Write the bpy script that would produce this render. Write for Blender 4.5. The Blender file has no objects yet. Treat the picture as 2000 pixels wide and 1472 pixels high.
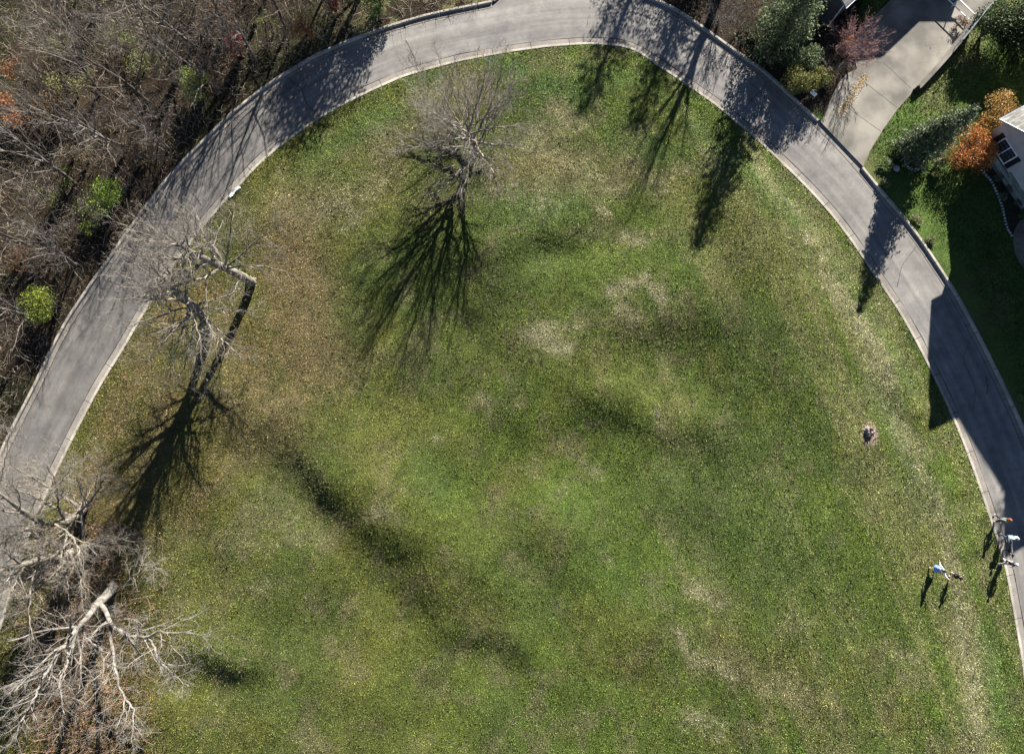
import bpy, math, random
import numpy as np
from mathutils import Vector, Matrix

# ------------------------------------------------------------------ camera, sky, sun
CAM_H, FPX, TILT = 49.0, 1300.0, math.radians(6.0)
SUN_EL, SUN_DX, SUN_DY = math.radians(27.0), 0.375, 0.927      # horizontal direction towards the sun
EXPOSURE = 2.05
sc = bpy.context.scene
col = sc.collection
cam_d = bpy.data.cameras.new("camera")
cam = bpy.data.objects.new("camera", cam_d)
col.objects.link(cam)
cam.location = (0, 0, CAM_H)
cam.rotation_euler = (TILT, 0, 0)
cam_d.sensor_width = 36.0
cam_d.lens = 36.0 * FPX / 2000.0
cam_d.clip_end = 5000
sc.camera = cam
w = bpy.data.worlds.new("World")
sc.world = w
w.use_nodes = True
nt = w.node_tree
sky = nt.nodes.new("ShaderNodeTexSky")
sky.sky_type = 'NISHITA'
sky.sun_disc = False
sky.altitude = 2500
sky.air_density = 0.6
sky.dust_density = 0.3
sky.ozone_density = 0.6
sky.sun_elevation = SUN_EL
sky.sun_rotation = math.atan2(SUN_DX, SUN_DY)
nt.links.new(sky.outputs[0], nt.nodes["Background"].inputs[0])
nt.nodes["Background"].inputs[1].default_value = 0.05
sd = bpy.data.lights.new("sun", 'SUN')
sd.energy = 5.0
sd.angle = math.radians(0.5)
sd.color = (1.0, 0.945, 0.86)
so = bpy.data.objects.new("sun", sd)
col.objects.link(so)
n_ = math.hypot(SUN_DX, SUN_DY)
SDX, SDY = SUN_DX / n_, SUN_DY / n_
sv = Vector((SDX * math.cos(SUN_EL), SDY * math.cos(SUN_EL), math.sin(SUN_EL)))
so.rotation_euler = sv.to_track_quat('Z', 'Y').to_euler()
so.location = (20, 40, 60)
sc.view_settings.view_transform = 'Standard'
sc.view_settings.look = 'None'
sc.view_settings.gamma = 1
sc.view_settings.exposure = EXPOSURE
sc.cycles.max_bounces = 5
sc.cycles.diffuse_bounces = 3
sc.cycles.transparent_max_bounces = 8

# ------------------------------------------------------------------ pixel <-> world helpers
ct, st = math.cos(TILT), math.sin(TILT)
def P(px, py, h=0.0):
    x, y, z = (px - 1000) / FPX, -(py - 736) / FPX, -1.0
    wy, wz = y * ct - z * st, y * st + z * ct
    t = (h - CAM_H) / wz
    return np.array([x * t, wy * t, h])
def V(px, py, h=0.0):
    return Vector(P(px, py, h).tolist())
def to_px(x, y, z=0.0):
    dz = z - CAM_H
    cy, cz = y * ct + dz * st, -y * st + dz * ct
    return 1000 + FPX * x / -cz, 736 - FPX * cy / -cz
TAN = math.tan(SUN_EL)
def caster(px, py, h):
    """the point at height h whose shadow falls on the ground at (px,py)"""
    p = P(px, py)
    return Vector((p[0] + SDX * h / TAN, p[1] + SDY * h / TAN, h))

# ------------------------------------------------------------------ noise
def _hash(ix, iy, seed):
    n = (ix.astype(np.int64) * 374761393 + iy.astype(np.int64) * 668265263 + seed * 1442695041) & 0xFFFFFFFF
    n = ((n ^ (n >> 13)) * 1274126177) & 0xFFFFFFFF
    return ((n ^ (n >> 16)) & 0xFFFFFF) / float(0xFFFFFF)
def vnoise(x, y, seed=0):
    ix, iy = np.floor(x), np.floor(y)
    fx, fy = x - ix, y - iy
    fx, fy = fx * fx * (3 - 2 * fx), fy * fy * (3 - 2 * fy)
    a, b = _hash(ix, iy, seed), _hash(ix + 1, iy, seed)
    c, d = _hash(ix, iy + 1, seed), _hash(ix + 1, iy + 1, seed)
    return (a * (1 - fx) + b * fx) * (1 - fy) + (c * (1 - fx) + d * fx) * fy
def fbm(x, y, s, octs=4, seed=0):
    r, amp, tot = 0, 1.0, 0
    for o in range(octs):
        r = r + amp * vnoise(x / s + 17.3 * o, y / s - 9.1 * o, seed + o)
        tot += amp; amp *= 0.55; s *= 0.5
    return r / tot
def sstep(a, b, v):
    t = np.clip((v - a) / (b - a), 0, 1)
    return t * t * (3 - 2 * t)

# ------------------------------------------------------------------ materials
def new_mat(name):
    m = bpy.data.materials.new(name)
    m.use_nodes = True
    return m, m.node_tree, m.node_tree.nodes["Principled BSDF"]
def _n(t, ty, **kw):
    n = t.nodes.new(ty)
    for k, v in kw.items(): setattr(n, k, v)
    return n
def mat(name, c1, c2=None, scale=5.0, rough=0.85, bump=0.0, bscale=None, detail=5.0, metal=0.0, spec=0.3, stretch=None):
    m, t, b = new_mat(name)
    b.inputs["Roughness"].default_value = rough
    b.inputs["Metallic"].default_value = metal
    b.inputs["Specular IOR Level"].default_value = spec
    tc = _n(t, "ShaderNodeTexCoord")
    src = tc.outputs["Object"]
    if stretch:
        mp = _n(t, "ShaderNodeMapping"); mp.inputs["Scale"].default_value = stretch
        t.links.new(src, mp.inputs[0]); src = mp.outputs[0]
    if c2 is None: c2 = tuple(v * 0.7 for v in c1)
    nz = _n(t, "ShaderNodeTexNoise"); nz.inputs["Scale"].default_value = scale; nz.inputs["Detail"].default_value = detail
    t.links.new(src, nz.inputs["Vector"])
    cr = _n(t, "ShaderNodeValToRGB")
    cr.color_ramp.elements[0].position = 0.35; cr.color_ramp.elements[1].position = 0.65
    cr.color_ramp.elements[0].color = (*c2, 1); cr.color_ramp.elements[1].color = (*c1, 1)
    t.links.new(nz.outputs["Fac"], cr.inputs[0]); t.links.new(cr.outputs[0], b.inputs["Base Color"])
    if bump:
        n2 = _n(t, "ShaderNodeTexNoise"); n2.inputs["Scale"].default_value = bscale or scale * 4; n2.inputs["Detail"].default_value = 4
        t.links.new(src, n2.inputs["Vector"])
        bp = _n(t, "ShaderNodeBump"); bp.inputs["Strength"].default_value = bump; bp.inputs["Distance"].default_value = 0.03
        t.links.new(n2.outputs["Fac"], bp.inputs["Height"]); t.links.new(bp.outputs[0], b.inputs["Normal"])
    return m
def attr_mat(name, rough=0.9, nscale=9.0, lo=0.75, hi=1.25, bump=0.0, bscale=30, trans=0.0, spec=0.15):
    """base colour from the mesh colour attribute (own colour of each piece), varied by noise"""
    m, t, b = new_mat(name)
    b.inputs["Roughness"].default_value = rough
    b.inputs["Specular IOR Level"].default_value = spec
    a = _n(t, "ShaderNodeAttribute"); a.attribute_name = "Col"
    tc = _n(t, "ShaderNodeTexCoord")
    nz = _n(t, "ShaderNodeTexNoise"); nz.inputs["Scale"].default_value = nscale; nz.inputs["Detail"].default_value = 5
    t.links.new(tc.outputs["Object"], nz.inputs["Vector"])
    mr = _n(t, "ShaderNodeMapRange"); mr.inputs[1].default_value = 0.3; mr.inputs[2].default_value = 0.7
    mr.inputs[3].default_value = lo; mr.inputs[4].default_value = hi
    t.links.new(nz.outputs["Fac"], mr.inputs[0])
    mx = _n(t, "ShaderNodeVectorMath"); mx.operation = 'SCALE'
    t.links.new(a.outputs["Color"], mx.inputs[0]); t.links.new(mr.outputs[0], mx.inputs["Scale"])
    t.links.new(mx.outputs[0], b.inputs["Base Color"])
    if bump:
        n2 = _n(t, "ShaderNodeTexNoise"); n2.inputs["Scale"].default_value = bscale; n2.inputs["Detail"].default_value = 5
        t.links.new(tc.outputs["Object"], n2.inputs["Vector"])
        bp = _n(t, "ShaderNodeBump"); bp.inputs["Strength"].default_value = bump; bp.inputs["Distance"].default_value = 0.06
        t.links.new(n2.outputs["Fac"], bp.inputs["Height"]); t.links.new(bp.outputs[0], b.inputs["Normal"])
    if trans:
        b.inputs["Transmission Weight"].default_value = 0
        tr = _n(t, "ShaderNodeBsdfTranslucent"); t.links.new(mx.outputs[0], tr.inputs[0])
        ms = _n(t, "ShaderNodeMixShader"); ms.inputs[0].default_value = trans
        out = t.nodes["Material Output"]
        t.links.new(b.outputs[0], ms.inputs[1]); t.links.new(tr.outputs[0], ms.inputs[2]); t.links.new(ms.outputs[0], out.inputs[0])
    return m
def ribbon_mat(name, c1, c2, joint=0.0, tracks_and_shade=False, speck=60.0):
    """for surfaces with UV in metres: u along, v across"""
    m, t, b = new_mat(name)
    b.inputs["Roughness"].default_value = 0.9; b.inputs["Specular IOR Level"].default_value = 0.25
    tc = _n(t, "ShaderNodeTexCoord")
    nz = _n(t, "ShaderNodeTexNoise"); nz.inputs["Scale"].default_value = 0.55; nz.inputs["Detail"].default_value = 7; nz.inputs["Roughness"].default_value = 0.65
    t.links.new(tc.outputs["Object"], nz.inputs["Vector"])
    cr = _n(t, "ShaderNodeValToRGB"); cr.color_ramp.elements[0].position = 0.33; cr.color_ramp.elements[1].position = 0.68
    cr.color_ramp.elements[0].color = (*c2, 1); cr.color_ramp.elements[1].color = (*c1, 1)
    t.links.new(nz.outputs["Fac"], cr.inputs[0])
    n2 = _n(t, "ShaderNodeTexNoise"); n2.inputs["Scale"].default_value = speck; n2.inputs["Detail"].default_value = 3
    t.links.new(tc.outputs["Object"], n2.inputs["Vector"])
    mr = _n(t, "ShaderNodeMapRange"); mr.inputs[1].default_value = 0.3; mr.inputs[2].default_value = 0.7; mr.inputs[3].default_value = 0.72; mr.inputs[4].default_value = 1.28
    t.links.new(n2.outputs["Fac"], mr.inputs[0])
    fac = mr.outputs[0]
    sp = _n(t, "ShaderNodeSeparateXYZ"); t.links.new(tc.outputs["UV"], sp.inputs[0])
    if tracks_and_shade:   # worn wheel tracks: lighter bands along the road
        mpn = _n(t, "ShaderNodeMapping"); mpn.inputs["Scale"].default_value = (0.07, 2.0, 1)
        t.links.new(tc.outputs["UV"], mpn.inputs[0])
        n5 = _n(t, "ShaderNodeTexNoise"); n5.inputs["Scale"].default_value = 1.6; n5.inputs["Detail"].default_value = 8; n5.inputs["Roughness"].default_value = 0.75
        t.links.new(tc.outputs["Object"], n5.inputs["Vector"])
        r5 = _n(t, "ShaderNodeMapRange"); r5.inputs[1].default_value = 0.35; r5.inputs[2].default_value = 0.62; r5.inputs[3].default_value = 0.84; r5.inputs[4].default_value = 1.05
        t.links.new(n5.outputs["Fac"], r5.inputs[0])
        m5 = _n(t, "ShaderNodeMath"); m5.operation = 'MULTIPLY'; t.links.new(fac, m5.inputs[0]); t.links.new(r5.outputs[0], m5.inputs[1]); fac = m5.outputs[0]
        n3 = _n(t, "ShaderNodeTexNoise"); n3.inputs["Scale"].default_value = 1.0; n3.inputs["Detail"].default_value = 4
        t.links.new(mpn.outputs[0], n3.inputs["Vector"])
        r3 = _n(t, "ShaderNodeMapRange"); r3.inputs[1].default_value = 0.3; r3.inputs[2].default_value = 0.7; r3.inputs[3].default_value = 0.78; r3.inputs[4].default_value = 1.2
        t.links.new(n3.outputs["Fac"], r3.inputs[0])
        mm = _n(t, "ShaderNodeMath"); mm.operation = 'MULTIPLY'; t.links.new(fac, mm.inputs[0]); t.links.new(r3.outputs[0], mm.inputs[1]); fac = mm.outputs[0]
    if tracks_and_shade:  # darker towards the left: shade of the thicket's twigs painted into the asphalt colour
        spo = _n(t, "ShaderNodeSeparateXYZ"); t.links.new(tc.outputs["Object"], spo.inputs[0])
        twig_shade = _n(t, "ShaderNodeMapRange"); twig_shade.interpolation_type = 'SMOOTHSTEP'
        twig_shade.inputs[1].default_value = -21.0; twig_shade.inputs[2].default_value = -12.0; twig_shade.inputs[3].default_value = 0.68; twig_shade.inputs[4].default_value = 1.0
        t.links.new(spo.outputs[0], twig_shade.inputs[0])
        m6 = _n(t, "ShaderNodeMath"); m6.operation = 'MULTIPLY'; t.links.new(fac, m6.inputs[0]); t.links.new(twig_shade.outputs[0], m6.inputs[1]); fac = m6.outputs[0]
    if joint:
        d = _n(t, "ShaderNodeMath"); d.operation = 'DIVIDE'; d.inputs[1].default_value = joint; t.links.new(sp.outputs[0], d.inputs[0])
        f = _n(t, "ShaderNodeMath"); f.operation = 'FRACT'; t.links.new(d.outputs[0], f.inputs[0])
        g = _n(t, "ShaderNodeMath"); g.operation = 'GREATER_THAN'; g.inputs[1].default_value = 0.05 / joint; t.links.new(f.outputs[0], g.inputs[0])
        r4 = _n(t, "ShaderNodeMapRange"); r4.inputs[3].default_value = 0.3; r4.inputs[4].default_value = 1.0; t.links.new(g.outputs[0], r4.inputs[0])
        mm = _n(t, "ShaderNodeMath"); mm.operation = 'MULTIPLY'; t.links.new(fac, mm.inputs[0]); t.links.new(r4.outputs[0], mm.inputs[1]); fac = mm.outputs[0]
    mx = _n(t, "ShaderNodeVectorMath"); mx.operation = 'SCALE'
    t.links.new(cr.outputs[0], mx.inputs[0]); t.links.new(fac, mx.inputs["Scale"]); t.links.new(mx.outputs[0], b.inputs["Base Color"])
    bp = _n(t, "ShaderNodeBump"); bp.inputs["Strength"].default_value = 0.25; bp.inputs["Distance"].default_value = 0.01
    t.links.new(n2.outputs["Fac"], bp.inputs["Height"]); t.links.new(bp.outputs[0], b.inputs["Normal"])
    return m

M = {}
M['asphalt'] = ribbon_mat("asphalt", (0.182, 0.172, 0.158), (0.118, 0.113, 0.108), tracks_and_shade=True)
M['concrete'] = ribbon_mat("kerb_concrete", (0.36, 0.33, 0.285), (0.16, 0.145, 0.12), joint=3.0, speck=25)
M['gutter'] = ribbon_mat("gutter_concrete", (0.21, 0.192, 0.168), (0.12, 0.11, 0.098), joint=3.0, speck=25)
M['drive'] = mat("driveway_concrete", (0.195, 0.180, 0.152), (0.080, 0.074, 0.063), scale=0.42, bump=0.3, bscale=40, detail=12)
M['seam'] = mat("tar_seam", (0.03, 0.03, 0.03), rough=0.9)
M['grass'] = attr_mat("grass_blades", rough=0.75, nscale=3.0, lo=0.85, hi=1.15, trans=0.12)
M['lawn'] = attr_mat("lawn_soil", rough=1.0, nscale=14.0, lo=0.5, hi=1.2, bump=0.9, bscale=16)
M['floor'] = attr_mat("woodland_floor", rough=1.0, nscale=8.0, lo=0.4, hi=1.6, bump=1.0, bscale=12)
M['leaf'] = attr_mat("foliage", rough=0.6, nscale=2.0, lo=0.75, hi=1.25, trans=0.22, spec=0.3)
M['litter'] = attr_mat("leaf_litter", rough=0.8, nscale=6.0, lo=0.75, hi=1.25)
M['bark'] = mat("grey_bark", (0.24, 0.212, 0.175), (0.075, 0.064, 0.05), scale=4, rough=0.9, bump=0.5, bscale=25, stretch=(1, 1, 0.35))
M['bark_pale'] = mat("pale_bark", (0.225, 0.205, 0.18), (0.085, 0.076, 0.063), scale=3, rough=0.85, bump=0.4, bscale=25)
M['bark_brown'] = mat("brown_bark", (0.13, 0.105, 0.08), (0.055, 0.043, 0.033), scale=5, rough=0.9, bump=0.5, bscale=25)
M['bark_wood'] = mat('dull_bark', (0.20, 0.178, 0.155), (0.05, 0.043, 0.036), scale=4, rough=.9)
M['bark_wood_brown'] = mat('dull_brown_bark', (0.105, 0.085, 0.066), (0.04, 0.032, 0.025), scale=4, rough=.9)
M['bark_red'] = mat("reddish_twigs", (0.34, 0.20, 0.18), (0.20, 0.12, 0.11), scale=3, rough=0.8)
M['bark_dark'] = mat("dark_bark", (0.085, 0.07, 0.055), (0.04, 0.032, 0.026), scale=5, rough=0.95, bump=0.5, bscale=25)
M['stone'] = mat("garden_stone", (0.42, 0.42, 0.40), (0.22, 0.22, 0.22), scale=3, rough=0.9, bump=0.6, bscale=15)
M['mulch'] = mat("dark_mulch", (0.05, 0.034, 0.026), (0.016, 0.012, 0.010), scale=14, rough=1, bump=1.0, bscale=20)
M['white'] = mat("white_paint", (0.78, 0.78, 0.76), (0.66, 0.66, 0.65), scale=3, rough=0.5)
M['siding'] = mat("pale_siding", (0.36, 0.345, 0.345), (0.31, 0.295, 0.295), scale=1.5, rough=0.7)
M['shutter'] = mat("black_shutter", (0.02, 0.016, 0.018), (0.012, 0.01, 0.012), scale=6, rough=0.6)
M['darkwall'] = mat("dark_siding", (0.06, 0.06, 0.065), (0.045, 0.045, 0.05), scale=2, rough=.8)
M['glass'] = mat("window_glass", (0.03, 0.035, 0.045), (0.02, 0.02, 0.025), scale=1, rough=0.08, spec=0.8)
M['metal'] = mat("grey_metal", (0.30, 0.32, 0.36), (0.22, 0.24, 0.28), scale=4, rough=0.4, metal=0.5)
M['white_litter'] = mat("white_plastic", (0.85, 0.85, 0.84), (0.7, 0.7, 0.7), scale=9, rough=0.5)

def brick_mat(name, c1, c2, cm, w_, h_, sc_=1.0, coord="UV"):
    m, t, b = new_mat(name)
    b.inputs["Roughness"].default_value = 0.9
    tc = _n(t, "ShaderNodeTexCoord")
    br = _n(t, "ShaderNodeTexBrick"); br.inputs["Scale"].default_value = sc_
    br.inputs["Color1"].default_value = (*c1, 1); br.inputs["Color2"].default_value = (*c2, 1); br.inputs["Mortar"].default_value = (*cm, 1)
    br.inputs["Brick Width"].default_value = w_; br.inputs["Row Height"].default_value = h_; br.inputs["Mortar Size"].default_value = 0.012
    t.links.new(tc.outputs[coord], br.inputs["Vector"])
    nz = _n(t, "ShaderNodeTexNoise"); nz.inputs["Scale"].default_value = 1.7; nz.inputs["Detail"].default_value = 6
    t.links.new(tc.outputs["Object"], nz.inputs["Vector"])
    mr = _n(t, "ShaderNodeMapRange"); mr.inputs[1].default_value = 0.3; mr.inputs[2].default_value = 0.7; mr.inputs[3].default_value = 0.6; mr.inputs[4].default_value = 1.4
    t.links.new(nz.outputs["Fac"], mr.inputs[0])
    mx = _n(t, "ShaderNodeVectorMath"); mx.operation = 'SCALE'
    t.links.new(br.outputs["Color"], mx.inputs[0]); t.links.new(mr.outputs[0], mx.inputs["Scale"]); t.links.new(mx.outputs[0], b.inputs["Base Color"])
    return m
M['shingle'] = brick_mat("roof_shingles", (0.15, 0.145, 0.13), (0.07, 0.07, 0.065), (0.03, 0.03, 0.03), 0.5, 0.22)
M['stonewall'] = brick_mat("stone_veneer", (0.22, 0.25, 0.22), (0.10, 0.12, 0.11), (0.05, 0.05, 0.05), 0.45, 0.18)
M['block'] = brick_mat("retaining_block", (0.24, 0.22, 0.18), (0.17, 0.155, 0.13), (0.07, 0.065, 0.055), 0.4, 0.2)

# ------------------------------------------------------------------ mesh building
class MB:
    """collects geometry in numpy arrays and links it as ONE mesh object"""
    def __init__(s):
        s.v, s.q, s.t, s.n, s.cq, s.ct_ = [], [], [], 0, [], []
    def add(s, verts, quads=None, tris=None, c=None):
        verts = np.asarray(verts, float).reshape(-1, 3)
        if quads is not None and len(quads):
            q = np.asarray(quads, int).reshape(-1, 4) + s.n
            s.q.append(q); s.cq.append(np.broadcast_to(np.asarray(c if c is not None else (.5, .5, .5), float), (len(q), 3)))
        if tris is not None and len(tris):
            t = np.asarray(tris, int).reshape(-1, 3) + s.n
            s.t.append(t); s.ct_.append(np.broadcast_to(np.asarray(c if c is not None else (.5, .5, .5), float), (len(t), 3)))
        s.v.append(verts); s.n += len(verts)
    def tube(s, pts, rad, sides=6, c=None, cap=True):
        pts = np.asarray(pts, float); rad = np.asarray(rad, float)
        k = len(pts)
        d = np.gradient(pts, axis=0); d /= np.linalg.norm(d, axis=1)[:, None] + 1e-9
        ref = np.where(np.abs(d[:, 2:3]) > 0.9, np.array([[1., 0, 0]]), np.array([[0., 0, 1.]]))
        if k > 1: ref[:] = ref[0]
        a = np.cross(d, ref); a /= np.linalg.norm(a, axis=1)[:, None] + 1e-9
        b = np.cross(d, a)
        th = np.arange(sides) * 2 * math.pi / sides
        ring = (a[:, None, :] * np.cos(th)[None, :, None] + b[:, None, :] * np.sin(th)[None, :, None]) * rad[:, None, None] + pts[:, None, :]
        i = np.arange(k - 1)[:, None] * sides; j = np.arange(sides)[None, :]; j2 = (j + 1) % sides
        q = np.stack([i + j, i + j2, i + sides + j2, i + sides + j], -1).reshape(-1, 4)
        s.add(ring.reshape(-1, 3), quads=q, c=c)
        if cap and sides >= 5:
            base = s.n - k * sides
            ctr = pts[-1] + d[-1] * rad[-1] * 0.3
            s.v.append(ctr.reshape(1, 3))
            tt = [[base + (k - 1) * sides + m_, base + (k - 1) * sides + (m_ + 1) % sides, s.n] for m_ in range(sides)]
            s.t.append(np.array(tt)); s.ct_.append(np.broadcast_to(np.asarray(c if c is not None else (.5, .5, .5), float), (sides, 3)))
            s.n += 1
    def box(s, o, ax, ay, az, c=None):
        """box from corner o with edge vectors"""
        o, ax, ay, az = [np.asarray(k, float) for k in (o, ax, ay, az)]
        v = [o, o + ax, o + ax + ay, o + ay, o + az, o + ax + az, o + ax + ay + az, o + ay + az]
        if np.dot(np.cross(ax, ay), az) > 0:
            q = [(0, 3, 2, 1), (4, 5, 6, 7), (0, 1, 5, 4), (1, 2, 6, 5), (2, 3, 7, 6), (3, 0, 4, 7)]
        else:
            q = [(0, 1, 2, 3), (4, 7, 6, 5), (0, 4, 5, 1), (1, 5, 6, 2), (2, 6, 7, 3), (3, 7, 4, 0)]
        s.add(v, quads=q, c=c)
    def blob(s, ctr, r, seed=0, rough=0.2, nu=10, nv=7, c=None):
        rg = np.random.default_rng(seed); ctr = np.asarray(ctr, float); r = np.broadcast_to(np.asarray(r, float), (3,))
        v = [ctr + r * [0, 0, -1]]
        for a in range(1, nv):
            ph = math.pi * a / nv - math.pi / 2
            for b in range(nu):
                t = 2 * math.pi * b / nu; k = 1 + rough * (rg.random() - .5) * 2
                v.append(ctr + r * k * np.array([math.cos(ph) * math.cos(t), math.cos(ph) * math.sin(t), math.sin(ph)]))
        v.append(ctr + r * [0, 0, 1]); L = len(v) - 1
        q = [(1 + a * nu + b, 1 + a * nu + (b + 1) % nu, 1 + (a + 1) * nu + (b + 1) % nu, 1 + (a + 1) * nu + b) for a in range(nv - 2) for b in range(nu)]
        t = [(0, 1 + (b + 1) % nu, 1 + b) for b in range(nu)] + [(L, L - nu + b, L - nu + (b + 1) % nu) for b in range(nu)]
        m_ = s.n
        s.add(v, quads=q, c=c)
        s.t.append(np.array(t) + m_); s.ct_.append(np.broadcast_to(np.asarray(c if c is not None else (.5, .5, .5), float), (len(t), 3)))
    def build(s, name, material, parent=None, smooth=False, use_col=False, loc=None):
        me = bpy.data.meshes.new(name)
        v = np.concatenate(s.v).astype(np.float32)
        if loc is not None: v = v - np.asarray(loc, np.float32)
        q = np.concatenate(s.q) if s.q else np.zeros((0, 4), int)
        t = np.concatenate(s.t) if s.t else np.zeros((0, 3), int)
        li = np.concatenate([q.ravel(), t.ravel()]).astype(np.int32)
        me.vertices.add(len(v)); me.vertices.foreach_set("co", v.ravel())
        me.loops.add(len(li)); me.loops.foreach_set("vertex_index", li)
        me.polygons.add(len(q) + len(t))
        ls = np.concatenate([np.arange(len(q)) * 4, len(q) * 4 + np.arange(len(t)) * 3]).astype(np.int32)
        me.polygons.foreach_set("loop_start", ls)
        me.polygons.foreach_set("use_smooth", np.full(len(ls), smooth))
        if use_col:
            c = np.concatenate([np.repeat(np.concatenate(s.cq), 4, 0) if s.cq else np.zeros((0, 3)), np.repeat(np.concatenate(s.ct_), 3, 0) if s.ct_ else np.zeros((0, 3))])
            a = me.color_attributes.new("Col", 'FLOAT_COLOR', 'CORNER')
            a.data.foreach_set("color", np.hstack([c, np.ones((len(c), 1))]).astype(np.float32).ravel())
        me.update(calc_edges=True)
        me.materials.append(material)
        o = bpy.data.objects.new(name, me); col.objects.link(o)
        if parent is not None: o.parent = parent
        if loc is not None: o.location = loc
        return o

def tag(o, label=None, cat=None, group=None, kind=None):
    if label: o["label"] = label
    if cat: o["category"] = cat
    if group: o["group"] = group
    if kind: o["kind"] = kind
    return o
def thing(name, loc, label, cat, group=None, rz=0.0):
    o = bpy.data.objects.new(name, None); o.empty_display_size = 0.3
    o.location = loc; o.rotation_euler = (0, 0, rz); col.objects.link(o)
    return tag(o, label, cat, group)
def copy_tree(o, parent=None):
    c = o.copy(); col.objects.link(c); c.parent = parent
    for ch in list(o.children):
        k = ch.copy(); col.objects.link(k); k.parent = c
        for g in list(ch.children):
            d = g.copy(); col.objects.link(d); d.parent = k
    return c
def polyfill(name, pts, z, material, subdiv=0):
    import bmesh
    bm = bmesh.new()
    vs = [bm.verts.new((p[0], p[1], z)) for p in pts]
    f = bm.faces.new(vs)
    if f.calc_center_median() and f.normal.z < 0: f.normal_flip()
    bmesh.ops.triangulate(bm, faces=bm.faces[:])
    bm.normal_update()
    for f in bm.faces:
        if f.normal.z < 0: f.normal_flip()
    me = bpy.data.meshes.new(name); bm.to_mesh(me); bm.free()
    me.materials.append(material)
    o = bpy.data.objects.new(name, me); col.objects.link(o)
    return o

# ------------------------------------------------------------------ curves of the road
inner_px = [(-150, 1780), (-105, 1600), (-70, 1480), (-40, 1370), (-12, 1280), (8, 1215), (27, 1145), (50, 1075), (76, 1008), (106, 937), (144, 859), (174, 800), (201, 750), (239, 690), (272, 633), (312, 565), (348, 513),
            (383, 464), (435, 402), (483, 350), (504, 326), (545, 291), (599, 250), (667, 209), (722, 182), (790, 152), (858, 133), (904, 121), (950, 113), (981, 107), (1063, 95), (1145, 89), (1199, 91),
            (1237, 99), (1275, 125), (1321, 156), (1362, 184), (1395, 207), (1433, 238), (1483, 281), (1552, 347), (1591, 387), (1631, 433), (1668, 484), (1713, 550), (1754, 611), (1786, 668), (1819, 733),
            (1850, 798), (1874, 855), (1896, 913), (1914, 965), (1933, 1022), (1949, 1069), (1962, 1118), (1977, 1200), (1990, 1275), (2000, 1345), (2012, 1450), (2020, 1560), (2026, 1780)]
outer_px = [(-290, 1780), (-235, 1600), (-195, 1450), (-150, 1310), (-110, 1190), (-72, 1080), (-38, 985), (-10, 910), (4, 876), (22, 838), (41, 802), (68, 750), (100, 680), (133, 619), (166, 570), (188, 538), (215, 500),
            (245, 457), (283, 404), (321, 354), (361, 310), (402, 269), (448, 224), (503, 179), (559, 141), (613, 109), (681, 79), (749, 54), (830, 30), (890, 17), (950, 5), (1030, -12), (1110, -20), (1190, -18), (1240, -11), (1275, -2),
            (1300, 7), (1336, 27), (1371, 52), (1407, 78), (1443, 104), (1490, 135), (1526, 168), (1561, 201), (1597, 235), (1633, 270), (1661, 300), (1683, 325), (1702, 349), (1728, 380), (1769, 428), (1804, 475), (1835, 522), (1866, 570),
            (1890, 613), (1930, 690), (1966, 764), (2000, 839), (2035, 925), (2068, 1020), (2095, 1120), (2115, 1230), (2130, 1340), (2140, 1450), (2148, 1560), (2155, 1780)]
def resample(pts, step=0.4, n=None, smooth=2):
    pts = np.asarray(pts, float)
    s = np.concatenate([[0], np.cumsum(np.linalg.norm(np.diff(pts, axis=0), axis=1))])
    m = n or int(s[-1] / step) + 1
    t = np.linspace(0, s[-1], m)
    r = np.stack([np.interp(t, s, pts[:, k]) for k in range(pts.shape[1])], 1)
    for _ in range(smooth):
        r[1:-1] = (r[:-2] + 2 * r[1:-1] + r[2:]) / 4
    return r
INN = resample([P(*p)[:2] for p in inner_px], 0.35, smooth=5)
OUT = resample([P(*p)[:2] for p in outer_px], 0.35, smooth=5)
def normals(c):
    d = np.gradient(c, axis=0); d /= np.linalg.norm(d, axis=1)[:, None]
    return np.stack([-d[:, 1], d[:, 0]], 1)      # left of travel = away from the lawn when the curve runs left to right
NI, NO = normals(INN), normals(OUT)
def ribbon(name, curve, nrm, prof, material, sel=None, jitter=None):
    """sweeps a profile [(offset,z)] along a curve; UV = (metres along, metres across)"""
    if sel is not None: curve, nrm = curve[sel], nrm[sel]
    s = np.concatenate([[0], np.cumsum(np.linalg.norm(np.diff(curve, axis=0), axis=1))])
    k, m = len(curve), len(prof)
    v = np.zeros((k, m, 3))
    for j, (o, z) in enumerate(prof):
        oo = o + (jitter[j] if jitter is not None else 0)
        v[:, j, :2] = curve + nrm * (np.asarray(oo).reshape(-1, 1) if np.ndim(oo) else oo)
        v[:, j, 2] = z
    b = MB()
    i, j = np.meshgrid(np.arange(k - 1), np.arange(m - 1), indexing='ij')
    q = np.stack([i * m + j, (i + 1) * m + j, (i + 1) * m + j + 1, i * m + j + 1], -1).reshape(-1, 4)
    b.add(v.reshape(-1, 3), quads=q)
    o = b.build(name, material)
    uv = o.data.uv_layers.new(name="UVMap")
    U = np.zeros((k, m, 2)); U[:, :, 0] = s[:, None]; U[:, :, 1] = np.array([p[0] for p in prof])[None, :]
    uv.data.foreach_set("uv", U.reshape(-1, 2)[q.ravel()].astype(np.float32).ravel())
    return o

# inner kerb (normal NI points to the road)
def kerb_prof(sg): return [(0.0 * sg, -0.2), (0.0 * sg, 0.13), (0.03 * sg, 0.15), (0.17 * sg, 0.15), (0.20 * sg, 0.13), (0.22 * sg, 0.012)]
ki = ribbon("kerb", INN, NI, kerb_prof(1), M['concrete']); tag(ki, kind="structure")
gi = ribbon("gutter", INN, NI, [(0.22, 0.012), (0.66, 0.004), (0.665, -0.05)], M['gutter']); tag(gi, kind="structure")
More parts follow.
